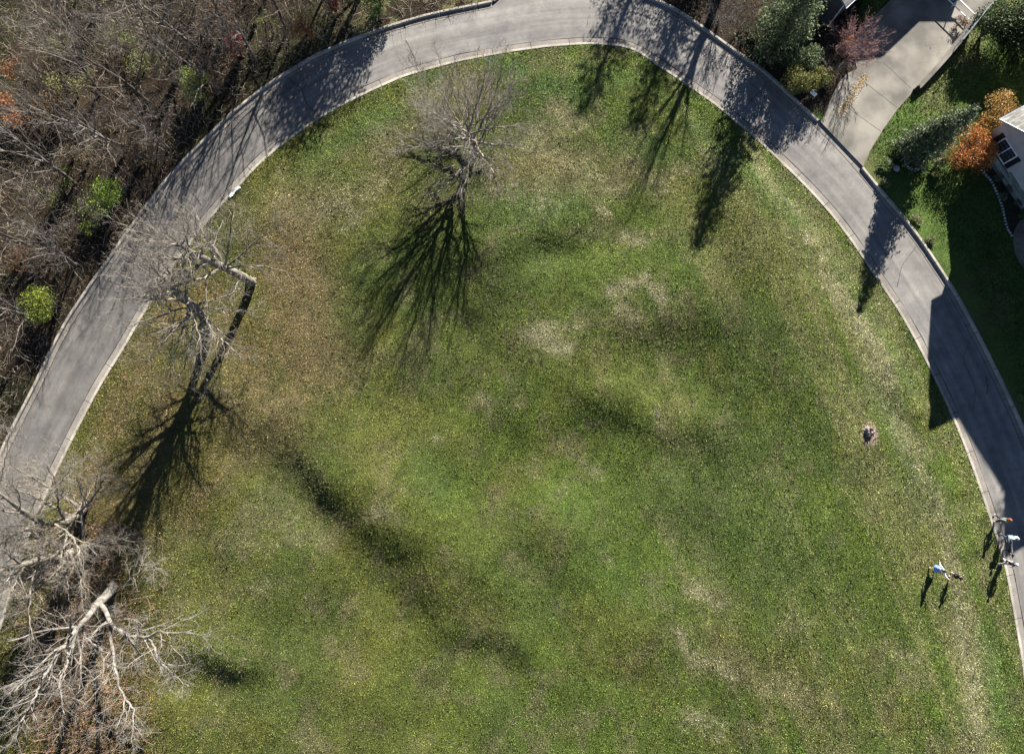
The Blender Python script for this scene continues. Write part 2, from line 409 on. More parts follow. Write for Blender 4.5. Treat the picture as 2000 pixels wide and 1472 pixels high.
# the outer kerb stops where the side road and the driveway open
o_px = np.array([to_px(x, y) for x, y in OUT])
i_gap0 = int(np.argmin(np.hypot(o_px[:, 0] - 962, o_px[:, 1] - 2))); i_gap1 = int(np.argmin(np.hypot(o_px[:, 0] - 1262, o_px[:, 1] + 5)))
i_d0 = int(np.argmin(np.hypot(o_px[:, 0] - 1600, o_px[:, 1] - 238))); i_d1 = int(np.argmin(np.hypot(o_px[:, 0] - 1682, o_px[:, 1] - 324)))
for a, b_ in ((0, i_gap0), (i_gap1, i_d0), (i_d1, len(OUT) - 1)):
    k_ = ribbon("kerb", OUT, -NO, [(0, -0.2), (0, 0.16), (0.03, 0.18), (0.17, 0.18), (0.2, 0.16), (0.22, 0.012)], M['concrete'], slice(a, b_ + 1)); tag(k_, kind="structure")
k_ = ribbon("kerb", OUT, -NO, [(0, -0.1), (0, 0.03), (0.22, 0.012)], M['concrete'], slice(i_d0, i_d1 + 1)); tag(k_, kind="structure")
for a, b_ in ((0, i_gap0), (i_gap1, len(OUT) - 1)):
    g_ = ribbon("gutter", OUT, -NO, [(0.22, 0.012), (0.52, 0.004), (0.525, -0.05)], M['gutter'], slice(a, b_ + 1)); tag(g_, kind="structure")
# kerb returns into the side road
ret = resample([P(962, 2)[:2], P(975, -8)[:2], P(984, -25)[:2], P(988, -70)[:2], P(990, -300)[:2]], 0.3, smooth=3)
k_ = ribbon("kerb", ret, -normals(ret), kerb_prof(1), M['concrete']); tag(k_, kind="structure")
# asphalt between the two gutters
N_ = 700
A = resample(INN + NI * 0.70, n=N_, smooth=0); B = resample(OUT - NO * 0.56, n=N_, smooth=0)
rng = np.random.default_rng(5)
wob = np.convolve(rng.normal(size=N_ + 20), np.ones(9) / 9, 'same')[10:-10] * 0.035
# match B to A by nearest progression
d2 = ((A[:, None, :] - B[None, :, :]) ** 2).sum(-1)
idx = np.maximum.accumulate(d2.argmin(1)).astype(float)
idx = np.convolve(np.pad(idx, 20, mode='edge'), np.ones(41) / 41, 'valid')
Bm = np.stack([np.interp(idx, np.arange(N_), B[:, k]) for k in range(2)], 1)
Bm[0], Bm[-1] = B[0], B[-1]
NA = normals(A)
A = A + NA * wob[:, None]
rb = MB(); K = 8
tt = np.linspace(0, 1, K)
vv = A[:, None, :] * (1 - tt)[None, :, None] + Bm[:, None, :] * tt[None, :, None]
crown = 0.05 * np.sin(np.pi * tt)
vv = np.concatenate([vv, np.broadcast_to(crown[None, :, None] + 0.0, (N_, K, 1))], -1)
i, j = np.meshgrid(np.arange(N_ - 1), np.arange(K - 1), indexing='ij')
q = np.stack([i * K + j, (i + 1) * K + j, (i + 1) * K + j + 1, i * K + j + 1], -1).reshape(-1, 4)
rb.add(vv.reshape(-1, 3), quads=q)
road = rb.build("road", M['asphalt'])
sA = np.concatenate([[0], np.cumsum(np.linalg.norm(np.diff(A, axis=0), axis=1))])
U = np.zeros((N_, K, 2)); U[:, :, 0] = sA[:, None]; U[:, :, 1] = np.linspace(0, 4.0, K)[None, :]
road.data.uv_layers.new(name="UVMap").data.foreach_set("uv", U.reshape(-1, 2)[q.ravel()].astype(np.float32).ravel())
tag(road, kind="structure")
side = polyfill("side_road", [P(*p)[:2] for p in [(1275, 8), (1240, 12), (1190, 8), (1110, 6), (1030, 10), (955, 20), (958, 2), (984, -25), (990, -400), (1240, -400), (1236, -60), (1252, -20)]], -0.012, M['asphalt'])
tag(side, kind="structure")
# cracks in the asphalt
crk = MB()
def crack(pts, w_=0.035, seed=1):
    r_ = np.random.default_rng(seed)
    c = resample([P(*p)[:2] for p in pts], 0.15, smooth=1); c = c + r_.normal(size=c.shape) * 0.02
    n = normals(c); ww = w_ * (0.6 + r_.random(len(c))) / 2
    hit = [0.058] * len(c)
    L = np.column_stack([c + n * ww[:, None], hit]); R_ = np.column_stack([c - n * ww[:, None], hit])
    v = np.stack([L, R_], 1).reshape(-1, 3); i = np.arange(len(c) - 1) * 2
    crk.add(v, quads=np.stack([i + 1, i + 3, i + 2, i], -1))
crack([(793, 80), (803, 100), (810, 114), (818, 128)])
crack([(1150, 30), (1146, 55)], 0.02, 3)
crack([(560, 150), (590, 175), (600, 205), (625, 228)], 0.03, 5)
crack([(340, 352), (372, 372), (395, 402)], 0.03, 6)
crack([(205, 545), (240, 560), (262, 590)], 0.025, 7)
crack([(1500, 160), (1470, 195), (1452, 215)], 0.025, 8)
crack([(1390, 100), (1350, 130), (1330, 148)], 0.025, 9)
crack([(1790, 480), (1760, 520), (1752, 560)], 0.02, 10)
crack([(1900, 650), (1880, 700), (1905, 760), (1900, 800)], 0.02, 11)
crack([(1925, 735), (1929, 755), (1926, 770)], 0.03, 4)
ck = crk.build("road_crack", M['seam']); tag(ck, kind="structure")

# ------------------------------------------------------------------ lawn: colour and relief
def seg_field(px, py, segs):
    r = np.zeros_like(px)
    for (x0, y0, x1, y1, wd, a) in segs:
        dx, dy = x1 - x0, y1 - y0; L2 = dx * dx + dy * dy
        t = np.clip(((px - x0) * dx + (py - y0) * dy) / L2, 0, 1)
        d = np.hypot(px - x0 - t * dx, py - y0 - t * dy)
        r = np.maximum(r, a * np.exp(-(d / wd) ** 2))
    return r
TAN_S = [(1045, 655, 1100, 680, 22, 1.1), (1060, 640, 1130, 640, 14, .7), (1190, 575, 1255, 550, 16, 1.0), (1265, 560, 1290, 590, 14, 1.0), (1215, 605, 1235, 625, 18, .9), (1165, 410, 1190, 425, 9, 1.0), (1215, 465, 1255, 480, 15, .8),
         (1280, 800, 1282, 812, 5, 1.0), (1285, 815, 1290, 835, 14, .6),
         (1575, 470, 1620, 560, 26, .75), (1640, 590, 1700, 680, 26, .85), (1690, 660, 1730, 760, 26, .9), (1735, 790, 1770, 880, 26, .65), (1780, 900, 1840, 1040, 24, .65), (1845, 1080, 1880, 1230, 26, .75), (1875, 1200, 1895, 1400, 26, .9), (1880, 1400, 1890, 1500, 28, .7),
         (1350, 1150, 1400, 1170, 22, .8), (1315, 1230, 1350, 1280, 22, .7), (1350, 1280, 1430, 1310, 20, .8), (1500, 1330, 1560, 1350, 40, .55), (1340, 1400, 1400, 1420, 30, .6), (1530, 1200, 1570, 1210, 25, .5), (1750, 1260, 1770, 1290, 25, .5),
         (745, 1000, 775, 1010, 18, .7), (520, 1060, 620, 1050, 26, .4), (1145, 910, 1170, 930, 14, .6), (590, 1005, 560, 1025, 5, .6), (480, 1150, 520, 1140, 20, .5), (850, 855, 870, 860, 8, .6),
         (940, 770, 950, 800, 14, .5), (830, 240, 760, 300, 50, .55), (880, 170, 800, 200, 40, .5), (1050, 290, 1120, 320, 50, .65), (1090, 215, 1130, 250, 26, .7), (1130, 350, 1200, 370, 35, .7), (950, 350, 1060, 380, 60, .55),
         (560, 420, 680, 400, 50, .65), (680, 430, 760, 330, 40, .6), (1230, 330, 1290, 370, 30, .6), (1320, 330, 1480, 300, 40, .35), (1480, 330, 1560, 420, 25, .5)]
BROWN_S = [(560, 400, 760, 330, 75, .6), (760, 300, 900, 200, 70, .5), (1000, 320, 1200, 330, 75, .7), (1100, 220, 1140, 260, 40, .6), (560, 480, 620, 700, 110, .8), (450, 700, 520, 860, 100, .8), (280, 760, 300, 1000, 90, .6), (1250, 380, 1350, 340, 50, .4), (1340, 620, 1400, 560, 60, .3), (1250, 660, 1330, 640, 50, .4), (700, 900, 740, 900, 60, .3), (950, 980, 1080, 1060, 70, .35), (1300, 1250, 1700, 1400, 110, .4)]
LEAF_S = [(560, 480, 600, 720, 90, .9), (480, 650, 560, 820, 80, .7), (300, 650, 220, 830, 60, .75), (360, 760, 240, 960, 70, .7), (200, 940, 180, 1140, 90, .9), (150, 1250, 180, 1500, 130, 1.0), (260, 1150, 280, 1400, 60, .6), (450, 840, 380, 1000, 80, .6),
          (420, 560, 330, 620, 50, .9), (900, 330, 860, 420, 60, .45), (300, 1060, 330, 1300, 60, .5)]
LUSH_S = [(620, 300, 760, 230, 35, .8), (600, 340, 700, 350, 30, .6), (1060, 170, 1130, 195, 30, 1.0), (1210, 300, 1290, 310, 32, 1.0), (1000, 410, 1120, 400, 35, .9), (1150, 140, 1210, 160, 30, .6), (960, 120, 1020, 140, 18, .8),
          (1380, 960, 1500, 1100, 120, .5), (1700, 740, 1800, 980, 26, .7), (1920, 1230, 1950, 1400, 30, .8), (1350, 250, 1560, 440, 24, .6), (830, 900, 870, 950, 50, .6), (1600, 480, 1780, 760, 18, .6), (1100, 1000, 1250, 1150, 60, .35), (800, 160, 860, 150, 14, .8)]
YEL_S = [(1150, 700, 1300, 800, 70, .5), (420, 1180, 350, 1100, 60, .7), (1340, 380, 1420, 420, 60, .7), (860, 1150, 960, 1200, 50, .5), (1500, 500, 1600, 650, 60, .4), (700, 800, 800, 840, 60, .4)]
DARKG_S = [(1430, 640, 1560, 700, 60, .4), (1300, 960, 1380, 1010, 60, .4), (960, 560, 960, 680, 50, .35)]
def lawn_albedo(x, y):
    px, py = to_px(x, y)
    n1 = fbm(x, y, 3.0, 4, 11); n2 = fbm(x, y, 0.7, 3, 23); n3 = fbm(x, y, 8.0, 3, 37); n4 = fbm(x + 3, y, 1.6, 3, 51)
    # mowing streaks that follow the right-hand road
    u = x * 0.93 + y * 0.36; v_ = -x * 0.36 + y * 0.93
    stripe = fbm(u, v_ * 0.07, 0.9, 3, 71)
    rt = sstep(500, 1150, px) * .8
    g = np.stack([0.160 - .045 * rt, 0.166 + .012 * rt, 0.042 - .010 * rt], -1)
    def mix(c, f):
        nonlocal g
        f = np.clip(f, 0, 1)[..., None]; g = g * (1 - f) + np.asarray(c) * f
    mix((0.098, 0.140, 0.038), sstep(.42, .72, n3) * .7)
    mix((0.185, 0.195, 0.048), sstep(.5, .75, n1) * .55)
    mix((0.215, 0.190, 0.105), sstep(.48, .75, n4) * .5)
    mix((0.25, 0.255, 0.10), sstep(.42, .7, stripe) * sstep(1000, 1500, px) * .6)
    stripe2 = fbm(x * .9 - y * .43, (x * .43 + y * .9) * .07, .8, 3, 75)
    mix((0.09, 0.125, 0.028), sstep(.5, .72, stripe2) * .45)
    mix((0.23, 0.235, 0.10), sstep(.35, .7, stripe) * sstep(0, 1, seg_field(px, py, [(1450, 330, 1640, 620, 110, 1.0), (1640, 620, 1850, 1100, 70, .8), (1880, 1150, 1900, 1472, 55, .9)])) * .6)
    mix((0.095, 0.170, 0.042), seg_field(px, py, LUSH_S) * (.4 + .8 * n1))
    mix((0.20, 0.205, 0.055), seg_field(px, py, YEL_S) * (.4 + .8 * n1))
    mix((0.075, 0.10, 0.032), seg_field(px, py, DARKG_S))
    tn = seg_field(px, py, TAN_S)
    nt_ = fbm(x, y, 0.35, 2, 101)
    mix((0.34, 0.325, 0.19), sstep(.18, .9, tn * (.2 + 1.3 * n2) * (.5 + nt_)) * .85)
    mix((0.25, 0.24, 0.12), sstep(.05, .7, seg_field(px, py, [(a_, b_, c_, d_, e_ * 1.9, f_ * .8) for a_, b_, c_, d_, e_, f_ in TAN_S]) * (.3 + n4)) * .45)
    lf = seg_field(px, py, LEAF_S)
    mix((0.215, 0.150, 0.075), sstep(.1, 1.0, lf * (.4 + 1.0 * n2)) * .72)
    bw = seg_field(px, py, BROWN_S)
    mix((0.225, 0.180, 0.092), sstep(.1, .95, bw * (.45 + 1.0 * n1)) * .62)
    # bare trodden ring round the stump
    d = np.hypot((px - 1687) / 18, (py - 848) / 25) + (n2 - .5) * .9
    mix((0.36, 0.30, 0.22), 1 - sstep(.75, 1.15, d))
    return g * (0.8 + 0.4 * fbm(x, y, 0.28, 2, 131))[..., None] * (.75 + .5 * n2)[..., None]
BANDS = [(535, 870, 640, 965, 38, .34), (640, 965, 770, 1065, 36, .30), (750, 1045, 850, 1140, 52, .42), (845, 1140, 940, 1280, 38, .28), (1020, 830, 1160, 825, 46, .44), (1160, 825, 1340, 890, 34, .28),
         (1175, 680, 1320, 640, 48, .36), (930, 520, 1060, 470, 26, .17), (1060, 470, 1150, 450, 24, .17), (930, 560, 1010, 700, 44, .16), (960, 930, 1010, 1050, 36, .17), (1010, 1050, 1110, 1140, 30, .16),
         (350, 1290, 430, 1320, 26, .22), (500, 1260, 700, 1110, 44, .16), (1640, 560, 1770, 800, 24, .12), (1770, 800, 1880, 1060, 24, .12), (900, 1280, 980, 1290, 20, .12), (330, 1260, 470, 1340, 34, .2), (900, 470, 980, 720, 50, .2), (820, 560, 900, 800, 40, .1), (1300, 640, 1400, 690, 40, .14)]
sdir = np.array([-0.375, 0.927])
CL = np.concatenate([INN[::6]])
def lawn_z_exact(x, y):
    px, py = to_px(x, y)
    z = np.zeros_like(x)
    px = px + (fbm(x, y, 6.0, 2, 301) - .5) * 90; py = py + (fbm(x, y, 6.0, 2, 307) - .5) * 90
    for (x0, y0, x1, y1, wd, D) in BANDS:
        dx, dy = x1 - x0, y1 - y0; L = math.hypot(dx, dy); tx, ty = dx / L, dy / L
        nx, ny = -ty, tx
        if nx * sdir[0] + ny * sdir[1] < 0: nx, ny = -nx, -ny
        al = (px - x0) * tx + (py - y0) * ty; u = (px - x0) * nx + (py - y0) * ny
        wd = wd * 1.6
        ow = np.maximum(np.maximum(-al, al - L), 0) / (wd * 1.1)
        z += -1.25 * D * (u / wd) * np.exp(-(u / wd) ** 2 / 2 - ow ** 2)
    z += (fbm(x, y, 6.5, 2, 91) - .5) * 0.62 + (fbm(x, y, 1.3, 2, 97) - .5) * 0.05
    d = np.full(x.shape, 1e9)
    for c in CL: d = np.minimum(d, (x - c[0]) ** 2 + (y - c[1]) ** 2)
    d = np.sqrt(d)
    rt = sstep(1350, 1600, px)
    return 0.125 + (z + 0.25 * sstep(0, 4, d) + rt * .45 * sstep(1.2, 6.0, d)) * sstep(0.2, 3.0, d)
_G0 = P(-200, 2350)[:2] - 2; _G1 = P(2200, -60)[:2] + 2; _GS = 0.25
_gx = np.arange(_G0[0], _G1[0], _GS); _gy = np.arange(_G0[1], _G1[1], _GS)
_GX, _GY = np.meshgrid(_gx, _gy, indexing='ij'); _GZ = lawn_z_exact(_GX, _GY)
_GDX, _GDY = np.gradient(_GZ, _GS)
def _bil(A_, x, y):
    fx = np.clip((np.asarray(x) - _G0[0]) / _GS, 0, A_.shape[0] - 1.001); fy = np.clip((np.asarray(y) - _G0[1]) / _GS, 0, A_.shape[1] - 1.001)
    i, j = fx.astype(int), fy.astype(int); u, v = fx - i, fy - j
    return (A_[i, j] * (1 - u) + A_[i + 1, j] * u) * (1 - v) + (A_[i, j + 1] * (1 - u) + A_[i + 1, j + 1] * u) * v
def lawn_z(x, y): return _bil(_GZ, x, y)
loop_px = [(2026, 1780), (2010, 2100), (1500, 2300), (700, 2300), (100, 2200), (-150, 1780)]
closing = resample([P(*p)[:2] for p in loop_px], 0.6, smooth=0)
LOOP = np.concatenate([INN + NI * 0.02, closing[1:-1]])
CEN = P(1000, 1000)[:2]
R_ = 230
tr = np.linspace(0, 1, R_)
g2 = CEN[None, None, :] + (LOOP[:, None, :] - CEN[None, None, :]) * tr[None, :, None]
gx, gy = g2[..., 0], g2[..., 1]
gz = lawn_z(gx, gy)
gz[:, -1] = np.where(np.arange(len(LOOP)) < len(INN), 0.10, gz[:, -1])
lb = MB(); k, m = gx.shape
i, j = np.meshgrid(np.arange(k), np.arange(m - 1), indexing='ij'); i2 = (i + 1) % k
q = np.stack([i * m + j, i * m + j + 1, i2 * m + j + 1, i2 * m + j], -1)
LV = np.stack([gx, gy, gz], -1)
qq = q.reshape(-1, 4)
fc = lawn_albedo(LV.reshape(-1, 3)[qq][:, :, 0].mean(1), LV.reshape(-1, 3)[qq][:, :, 1].mean(1)) * 0.42
lb.add(LV.reshape(-1, 3), quads=qq[:, ::-1]); lb.cq[-1] = fc
lawn = lb.build("lawn", M['lawn'], smooth=True, use_col=True); tag(lawn, kind="structure")
# height lookup by distance along rays is awkward, so blades take their height from the same function
LOOPc = LOOP
def inside(x, y, poly):
    r = np.zeros(x.shape, bool); n = len(poly); jx = n - 1
    for ix in range(n):
        xi, yi, xj, yj = poly[ix][0], poly[ix][1], poly[jx][0], poly[jx][1]
        c = ((yi > y) != (yj > y)) & (x < (xj - xi) * (y - yi) / (yj - yi + 1e-12) + xi)
        r ^= c; jx = ix
    return r
def blades(name, label, x, y, z, colr, hgt, wid, seed, per=2, lean=0.75, matl=None, relief=True):
    """short leaf blades, three vertices each"""
    r_ = np.random.default_rng(seed); n = len(x) * per
    x, y, z = [np.repeat(a, per) for a in (x, y, z)]; colr = np.repeat(colr, per, 0)
    x = x + r_.normal(size=n) * .03; y = y + r_.normal(size=n) * .03
    th = r_.random(n) * 2 * math.pi; ph = r_.random(n) * 2 * math.pi
    h = hgt * (.5 + r_.random(n)); wd = wid * (.6 + .8 * r_.random(n)); le = lean * (0.3 + r_.random(n)) * hgt
    a = np.stack([x - np.cos(th) * wd / 2, y - np.sin(th) * wd / 2, z - .015], -1)
    b = np.stack([x + np.cos(th) * wd / 2, y + np.sin(th) * wd / 2, z - .015], -1)
    c = np.stack([x + np.cos(ph) * le, y + np.sin(ph) * le, z + h], -1)
    gz_ = np.cross(b - a, c - a)[:, 2] < 0
    b[gz_], c[gz_] = c[gz_].copy(), b[gz_].copy()
    v = np.stack([a, b, c], 1).reshape(-1, 3)
    colr = colr * (0.5 + 0.95 * r_.random((n, 1))) * (1 + .07 * r_.normal(size=(n, 3)) * np.array([1, .4, .6]))
    mb = MB(); mb.add(v, tris=np.arange(n * 3).reshape(-1, 3)); mb.ct_[-1] = np.clip(colr, .005, .9)
    o = mb.build(name, matl or M['grass'], use_col=True)
    # shading normals follow the lie of the land, scattered as blades are
    nn_v = np.stack([-_bil(_GDX, x, y) if relief else 0 * x, -_bil(_GDY, x, y) if relief else 0 * x, np.ones(n)], -1) + r_.normal(size=(n, 3)) * np.array([.40, .40, .1])
    nn_v[:, 2] = np.abs(nn_v[:, 2]); nn_v /= np.linalg.norm(nn_v, axis=1)[:, None]
    o.data.polygons.foreach_set("use_smooth", np.ones(n, bool))
    o.data.normals_split_custom_set(np.repeat(nn_v, 3, 0).tolist())
    if label: tag(o, label, "grass", kind="stuff")
    return o
r0 = np.random.default_rng(3)
c0, c1 = P(-60, -40), P(2060, 1530)
NB = 860000
bx = r0.uniform(c0[0] - 2, c1[0] + 2, NB); by = r0.uniform(c1[1] - 1, c0[1] + 1, NB)
pi_, pj_ = to_px(bx, by)
ok = inside(bx, by, LOOP[::2]) & (pi_ > -60) & (pi_ < 2060) & (pj_ < 1540)
bx, by = bx[ok], by[ok]
bz = lawn_z(bx, by)
bc = lawn_albedo(bx, by) * 1.42
blades("grass", "short patchy green and straw coloured turf covering the big lawn", bx, by, bz, bc, 0.06, 0.048, 7)
tf = fbm(bx, by, 0.45, 2, 141); kp = (tf > .5) & (r0.random(len(bx)) < .16)
blades("grass_tufts", "slightly taller grass tufts standing in the short turf of the big lawn", bx[kp], by[kp], bz[kp], bc[kp] * 1.0, 0.08, 0.06, 17, lean=.6)

# ------------------------------------------------------------------ other ground
def skirt(name, curve, far, colfun, material, rows=70, power=1.6, zfun=None):
    n = len(curve); F_ = resample(far, n=n, smooth=0)
    t = np.linspace(0, 1, rows) ** power
    v = curve[:, None, :] * (1 - t)[None, :, None] + F_[:, None, :] * t[None, :, None]
    x, y = v[..., 0], v[..., 1]; z = zfun(x, y, t)
    VV = np.stack([x, y, z], -1).reshape(-1, 3)
    i, j = np.meshgrid(np.arange(n - 1), np.arange(rows - 1), indexing='ij')
    q = np.stack([i * rows + j, (i + 1) * rows + j, (i + 1) * rows + j + 1, i * rows + j + 1], -1).reshape(-1, 4)
    b = MB(); b.add(VV, quads=q); b.cq[-1] = colfun(VV[q][:, :, 0].mean(1), VV[q][:, :, 1].mean(1))
    o = b.build(name, material, smooth=True, use_col=True); tag(o, kind="structure"); return o
def woods_z(x, y, t=None):
    d = np.full(np.shape(x), 1e9)
    for c in OUT[::10]: d = np.minimum(d, (x - c[0]) ** 2 + (y - c[1]) ** 2)
    d = np.sqrt(d)
    return 0.15 + (fbm(x, y, 4, 3, 5) - .5) * .5 * sstep(.3, 3, d)
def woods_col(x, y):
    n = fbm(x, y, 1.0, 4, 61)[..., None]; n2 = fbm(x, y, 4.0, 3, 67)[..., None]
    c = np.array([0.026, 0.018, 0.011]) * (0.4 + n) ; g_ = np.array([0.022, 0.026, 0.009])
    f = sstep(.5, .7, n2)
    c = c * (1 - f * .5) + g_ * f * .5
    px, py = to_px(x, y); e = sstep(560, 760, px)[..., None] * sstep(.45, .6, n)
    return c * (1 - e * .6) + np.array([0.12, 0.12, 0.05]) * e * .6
Lw = OUT[:i_gap0 + 1]
skirt("woodland_floor", Lw, [P(-2200, 2400)[:2], P(-2200, -1600)[:2], P(950, -1600)[:2]], woods_col, M['floor'], zfun=woods_z)
DRIVE_PX = [(1601, 240), (1612, 214), (1622, 190), (1640, 160), (1652, 146), (1672, 137), (1668, 120), (1640, 95), (1720, 20), (1830, -90), (1960, -10), (1893, 46), (1868, 80), (1790, 172), (1752, 214), (1722, 256), (1697, 297), (1684, 327)]
def yard_col(x, y):
    n = fbm(x, y, 1.2, 4, 81)[..., None]; n2 = fbm(x, y, 3, 3, 87)[..., None]
    c = np.array([0.062, 0.10, 0.022]) * (0.6 + .8 * n); t_ = np.array([0.17, 0.14, 0.07])
    px, py = to_px(x, y)
    bare = 0.0
    f = np.clip(sstep(.55, .75, n2) * .4 + bare, 0, 1)
    c = c * (1 - f) + t_ * f * .8
    # planting ground behind the kerb near the driveway
    bed = ((1 - sstep(1670, 1690, px)) * (1 - sstep(205, 240, py)))[..., None]
    return c * (1 - bed) + np.array([0.028, 0.02, 0.014]) * (0.4 + 1.2 * n) * bed
Rw = OUT[i_gap1:]
yz = lambda x, y, t: 0.13 + 0.0 * x - 0.06 * sstep(0, .02, t)[None, :]
skirt("yard_lawn", Rw, [P(1230, -1500)[:2], P(3600, -1500)[:2], P(3600, 1780)[:2]], yard_col, M['lawn'], zfun=yz, rows=110)
gp = MB(); gp.add([(-1500, -1500, -0.45), (1500, -1500, -0.45), (1500, 1500, -0.45), (-1500, 1500, -0.45)], quads=[(0, 1, 2, 3)])
g_ = gp.build("ground", mat("far_ground", (0.08, 0.085, 0.04), (0.05, 0.05, 0.025), scale=0.05)); tag(g_, kind="structure")
drv = polyfill("driveway", [P(*p)[:2] for p in DRIVE_PX], 0.145, M['drive']); tag(drv, kind="structure")
jn = MB()
def groove(p0, p1, w_=0.03, z=0.149):
    a, b_ = P(*p0)[:2], P(*p1)[:2]; d = (b_ - a) / np.linalg.norm(b_ - a); n = np.array([-d[1], d[0]]) * w_ / 2
    jn.add([(*(a + n), z), (*(a - n), z), (*(b_ - n), z), (*(b_ + n), z)], quads=[(0, 1, 2, 3)])
for g0 in [((1723, 124), (1777, 175)), ((1688, 164), (1750, 212)), ((1656, 214), (1718, 258)), ((1622, 196), (1660, 230)), ((1640, 165), (1668, 192)), ((1655, 215), (1690, 164)), ((1608, 232), (1622, 192))]: groove(*g0)
j_ = jn.build("driveway_joints", M['seam']); tag(j_, kind="structure")

# yard grass blades (the sunlit parts near the road and driveway)
nb = 110000
x = r0.uniform(P(1560, 0)[0], P(2060, 800)[0], nb); y = r0.uniform(P(2000, 1250)[1], P(1600, -30)[1], nb)
yard_poly = np.concatenate([Rw, [P(2400, 1780)[:2], P(2400, -300)[:2], P(1240, -300)[:2]]])
dpoly = np.array([P(*p)[:2] for p in DRIVE_PX])
px, py = to_px(x, y)
ok = inside(x, y, yard_poly) & ~inside(x, y, dpoly) & (px > 1640) & (px < 2060) & (py > -40)
ok &= np.hypot((px - 1783) / 27, (py - 300) / 38) > 1
x, y = x[ok], y[ok]
blades("grass", "short green turf of the garden beyond the outer kerb", x, y, np.full(x.shape, .075), yard_col(x, y) * 1.6, 0.08, 0.05, 9, relief=False)

# ------------------------------------------------------------------ bare trees
def rot_to(d, ang, az):
    d = d / np.linalg.norm(d)
    r = np.array([1., 0, 0]) if abs(d[0]) < .8 else np.array([0., 1, 0])
    a = np.cross(d, r); a /= np.linalg.norm(a); b = np.cross(d, a)
    return d * math.cos(ang) + (a * math.cos(az) + b * math.sin(az)) * math.sin(ang)
def limb(rg, p, d, L, r, seg, wander, up, tip=0.25):
    pts = [p]; rad = [r]; d = d / np.linalg.norm(d)
    for s in range(seg):
        d = d + rg.normal(size=3) * wander + np.array([0, 0, up]); d /= np.linalg.norm(d)
        pts.append(pts[-1] + d * L / seg); rad.append(r * (1 - (1 - tip) * (s + 1) / seg))
    return np.array(pts), np.array(rad)
def spray(mb, rg, pts, rad, L, lvl, maxl, nch, ang, wander, up, shrink, rmin=0.006):
    """adds the children of a limb recursively"""
    k = len(pts)
    for c in range(nch[lvl]):
        t = 0.18 + 0.82 * (c + rg.random()) / nch[lvl]
        f = t * (k - 1); i = min(int(f), k - 2); u = f - i
        p = pts[i] * (1 - u) + pts[i + 1] * u; rr = rad[i] * (1 - u) + rad[i + 1] * u
        d = rot_to(pts[i + 1] - pts[i], ang[lvl] * (.6 + .7 * rg.random()), c * 2.4 + rg.random() * 1.5)
        l = L * shrink[lvl] * (1.15 - .55 * t) * (.7 + .6 * rg.random())
        r = max(rr * (.50 - .05 * lvl), rmin)
        seg = max(2, 5 - lvl)
        q_, w_ = limb(rg, p, d, l, r, seg, wander * (1 + .3 * lvl), up, tip=.35)
        mb.tube(q_, w_, sides=6 if lvl == 0 else (4 if lvl == 1 else 3), cap=False)
        if lvl + 1 < maxl: spray(mb, rg, q_, w_, l, lvl + 1, maxl, nch, ang, wander, up, shrink, rmin)
def bare_tree(base, trunk, limbs, label, matl, seed, name="bare_tree", nch=(9, 8, 6), group=None, L_scale=1.0, up=.05, wander=.12, ang=(.7, .7, .75), shrink=(.5, .5, .55), rmin=.007, cat="tree"):
    """trunk: world points + radii; limbs: list of (world point list, r0). Every limb is one 'branch' part."""
    base = np.asarray(base, float)
    root = thing(name, tuple(base), label, cat, group)
    rg = np.random.default_rng(seed)
    mb = MB(); tp, trd = trunk; mb.tube(tp, trd, 9)
    # root flare
    for a in range(5):
        th = a * 1.26 + rg.random(); d = np.array([math.cos(th), math.sin(th), 0])
        mb.tube([tp[0] + np.array([0, 0, trd[0] * 1.5]), tp[0] + d * trd[0] * 1.1 + [0, 0, .08], tp[0] + d * trd[0] * 2.0 + [0, 0, -.05]], [trd[0] * .6, trd[0] * .4, trd[0] * .15], 5)
    mb.build("trunk", matl, root, smooth=True, loc=None).location = -Vector(base)
    for pts, r in limbs:
        b = MB(); pts = np.asarray(pts, float)
        pts = resample(pts, n=max(6, len(pts) * 3), smooth=1)
        pts[1:-1] += rg.normal(size=pts[1:-1].shape) * .035 * L_scale
        rad = np.linspace(r, max(r * .18, .012), len(pts))
        b.tube(pts, rad, 7)
        L = np.linalg.norm(np.diff(pts, axis=0), axis=1).sum()
        spray(b, rg, pts, rad, L, 0, len(nch), nch, ang, wander, up, shrink, rmin)
        b.build("branch", matl, root, smooth=True).location = -Vector(base)
    return root
def gen_limbs(rg, tp, trd, n, L, t0=.35, ang=.75, up=.12, seg=5, wander=.1, r_k=.55):
    out = []
    k = len(tp)
    for c in range(n):
        t = t0 + (1 - t0) * c / max(1, n - 1) * .97
        f = t * (k - 1); i = min(int(f), k - 2); u = f - i
        p = tp[i] * (1 - u) + tp[i + 1] * u; rr = trd[i] * (1 - u) + trd[i + 1] * u
        a_ = ang * (1.25 - .8 * t) * (.8 + .4 * rg.random())
        d = rot_to(tp[i + 1] - tp[i], a_, c * 2.4 + rg.random() * .8)
        q_, _ = limb(rg, p, d, L * (1.2 - .35 * t) * (.8 + .4 * rg.random()), rr, seg, wander, up)
        out.append((q_, rr * r_k))
    return out
def trunk_pts(pxh, radii):
    return np.array([P(a, b, h) for a, b, h in pxh]), np.array(radii)

